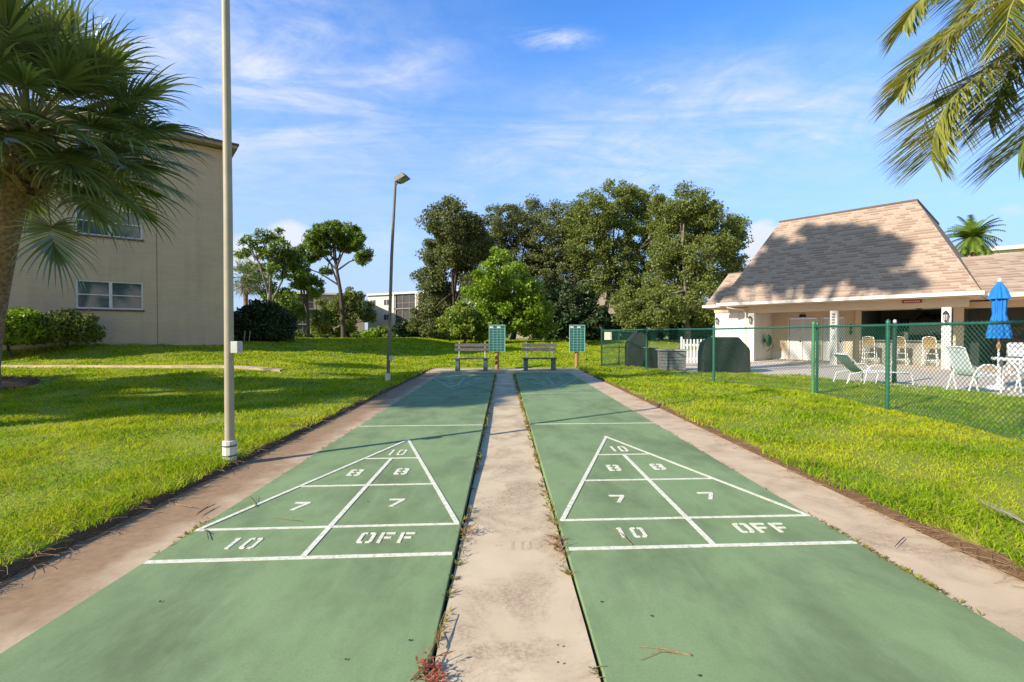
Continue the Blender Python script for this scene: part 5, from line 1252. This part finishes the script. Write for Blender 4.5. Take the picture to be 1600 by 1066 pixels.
for i in range(160):
    y_ = r_.choice([r_.gauss(2.55, .12), r_.gauss(3.1, .2), r_.gauss(5.5, 2)]); sprig(Vector((2.268+r_.uniform(-.01, .01), y_, -.01)), .035, 4)
for i in range(90):
    y_ = r_.choice([r_.gauss(3.3, .12), r_.gauss(6, 2)]); sprig(Vector((-2.112+r_.uniform(-.015, .01), y_, -.01)), .035, 4)
M_mixw = leafmat('gap_weed_leaf', (0.14, 0.17, 0.03), (0.30, 0.15, 0.06), (0.32, 0.34, 0.06), trans=.3, pscale=3)
tag(npmesh('gap_weeds', Vw, Tw, M_mixw, kn=4), 'fine weeds and sprouts growing along the slab joints', 'weeds', kind='stuff')
def needle(px, py, pts, label, m=M_straw, r0=.0022, group='pine needles and twigs on the courts'):
    p = G(px, py, .005); t = MB()
    for ln in pts: t.tube([G(a, b, .006+.004*(i % 2))-p+Vector((0, 0, .002)) for i, (a, b) in enumerate(ln)], [r0*.6]+[r0]*(len(ln)-1), 5)
    o = t.build('pine_needle', m); o.location = p; return tag(o, label, 'pine needle', group)
needle(1078, 1022, [[(995, 1010), (1040, 1015), (1080, 1025)], [(1000, 1032), (1030, 1018), (1078, 1023)]], 'forked tan pine needle on the right court near the bottom')
needle(460, 812, [[(427, 809), (470, 814)]], 'straight tan pine needle above the left 10')
needle(975, 840, [[(957, 826), (972, 835), (988, 852)]], 'curved tan pine needle lying over the right 10')
needle(315, 795, [[(306, 806), (320, 796), (336, 788)], [(308, 803), (325, 792)]], 'dark twig on the left walk beside the lawn', M_bark, .003)
needle(325, 835, [[(322, 827), (326, 843)], [(318, 828), (328, 834)]], 'small dark twig at the left corner of the triangle', M_bark, .0025)
needle(395, 780, [[(388, 775), (400, 790)], [(402, 776), (398, 792)]], 'tiny brown twig on the left walk by the court edge', M_straw, .002)
needle(290, 740, [[(273, 788), (300, 792)]], 'pale straw on the left walk', M_straw, .003)
needle(1405, 848, [[(1398, 855), (1406, 846), (1413, 840)]], 'short dark twig on the right walk', M_bark, .003)
needle(690, 690, [[(722, 716), (740, 712), (754, 712)]], 'thin straw on the left court near the apex', M_straw, .002)
mb = MB(); p0 = G(683, 1050, 0)
for ln in ([(640, 1064), (662, 1040), (680, 1005), (683, 985)], [(650, 1058), (672, 1030), (700, 1018)], [(684, 1010), (688, 975), (696, 955)], [(686, 1012), (684, 990), (693, 962)]):
    mb.tube([G(a, b, .01+.02*math.sin(i*1.1))-p0 for i, (a, b) in enumerate(ln)], .0022, 5)
o = mb.build('dry_runner', M_drywd); o.location = p0; tag(o, 'thin bent grass runner trailing from the red weed over the court edge', 'weed')
mb = MB(); r_ = random.Random(8); pq = Vector((3.42, 3.05, tz(3.4, 3.05)+.05))      # dead twig in right lawn
for i in range(5):
    a = 2.2+r_.uniform(-.5, .5); d = Vector((math.cos(a), math.sin(a), .35)); s = Vector((0, 0, 0)); e = d*r_.uniform(.12, .32); mb.tube([s, s.lerp(e, .5)+Vector((0, 0, .015)), e], [.004, .003, .001], 5)
    for j in range(4): f = r_.uniform(.3, .9); b_ = a+r_.choice([-1, 1])*.8; q = s.lerp(e, f); mb.tube([q, q+Vector((math.cos(b_), math.sin(b_), .5))*.07], [.002, .001], 4)
o = mb.build('dead_branch', M_barkl); o.location = pq; tag(o, 'bare pale twig lying in the right lawn', 'branch')
mb = MB(); r_ = random.Random(18)
for (px, py) in ((872, 1008), (872, 1035), (1018, 962), (1092, 1055), (575, 784), (640, 1000), (250, 940), (540, 1030), (940, 940), (1010, 700)):
    p = G(px, py, .006); s_ = .006
    mb.add([p+Vector(v)*s_*r_.uniform(.7, 1.6) for v in ((1, 0, 0), (-1, 0, 0), (0, 1, 0), (0, -1, 0), (0, 0, .7), (0, 0, -.6))], [(0, 2, 4), (2, 1, 4), (1, 3, 4), (3, 0, 4), (2, 0, 5), (1, 2, 5), (3, 1, 5), (0, 3, 5)])
tag(mb.build('court_debris', M_bark), 'tiny dark crumbs of debris on the green courts', 'debris', kind='stuff')
# two pale stakes at the foot of the dark hedge
for px, lb in ((381, 'left thin white stake against the dark hedge'), (389, 'right thin white stake against the dark hedge')):
    p = D(px, 535, 23.2); p.z = tz(p.x, p.y); t = MB(); t.tube([(0, 0, 0), (.06, 0, .55)], .018, 6); t.lathe([(.001, .55), (.03, .56), (.001, .58)], 6, (.06, 0)); o = t.build('garden_stake', M_galv); o.location = p; tag(o, lb, 'stake', 'stakes by the hedge')
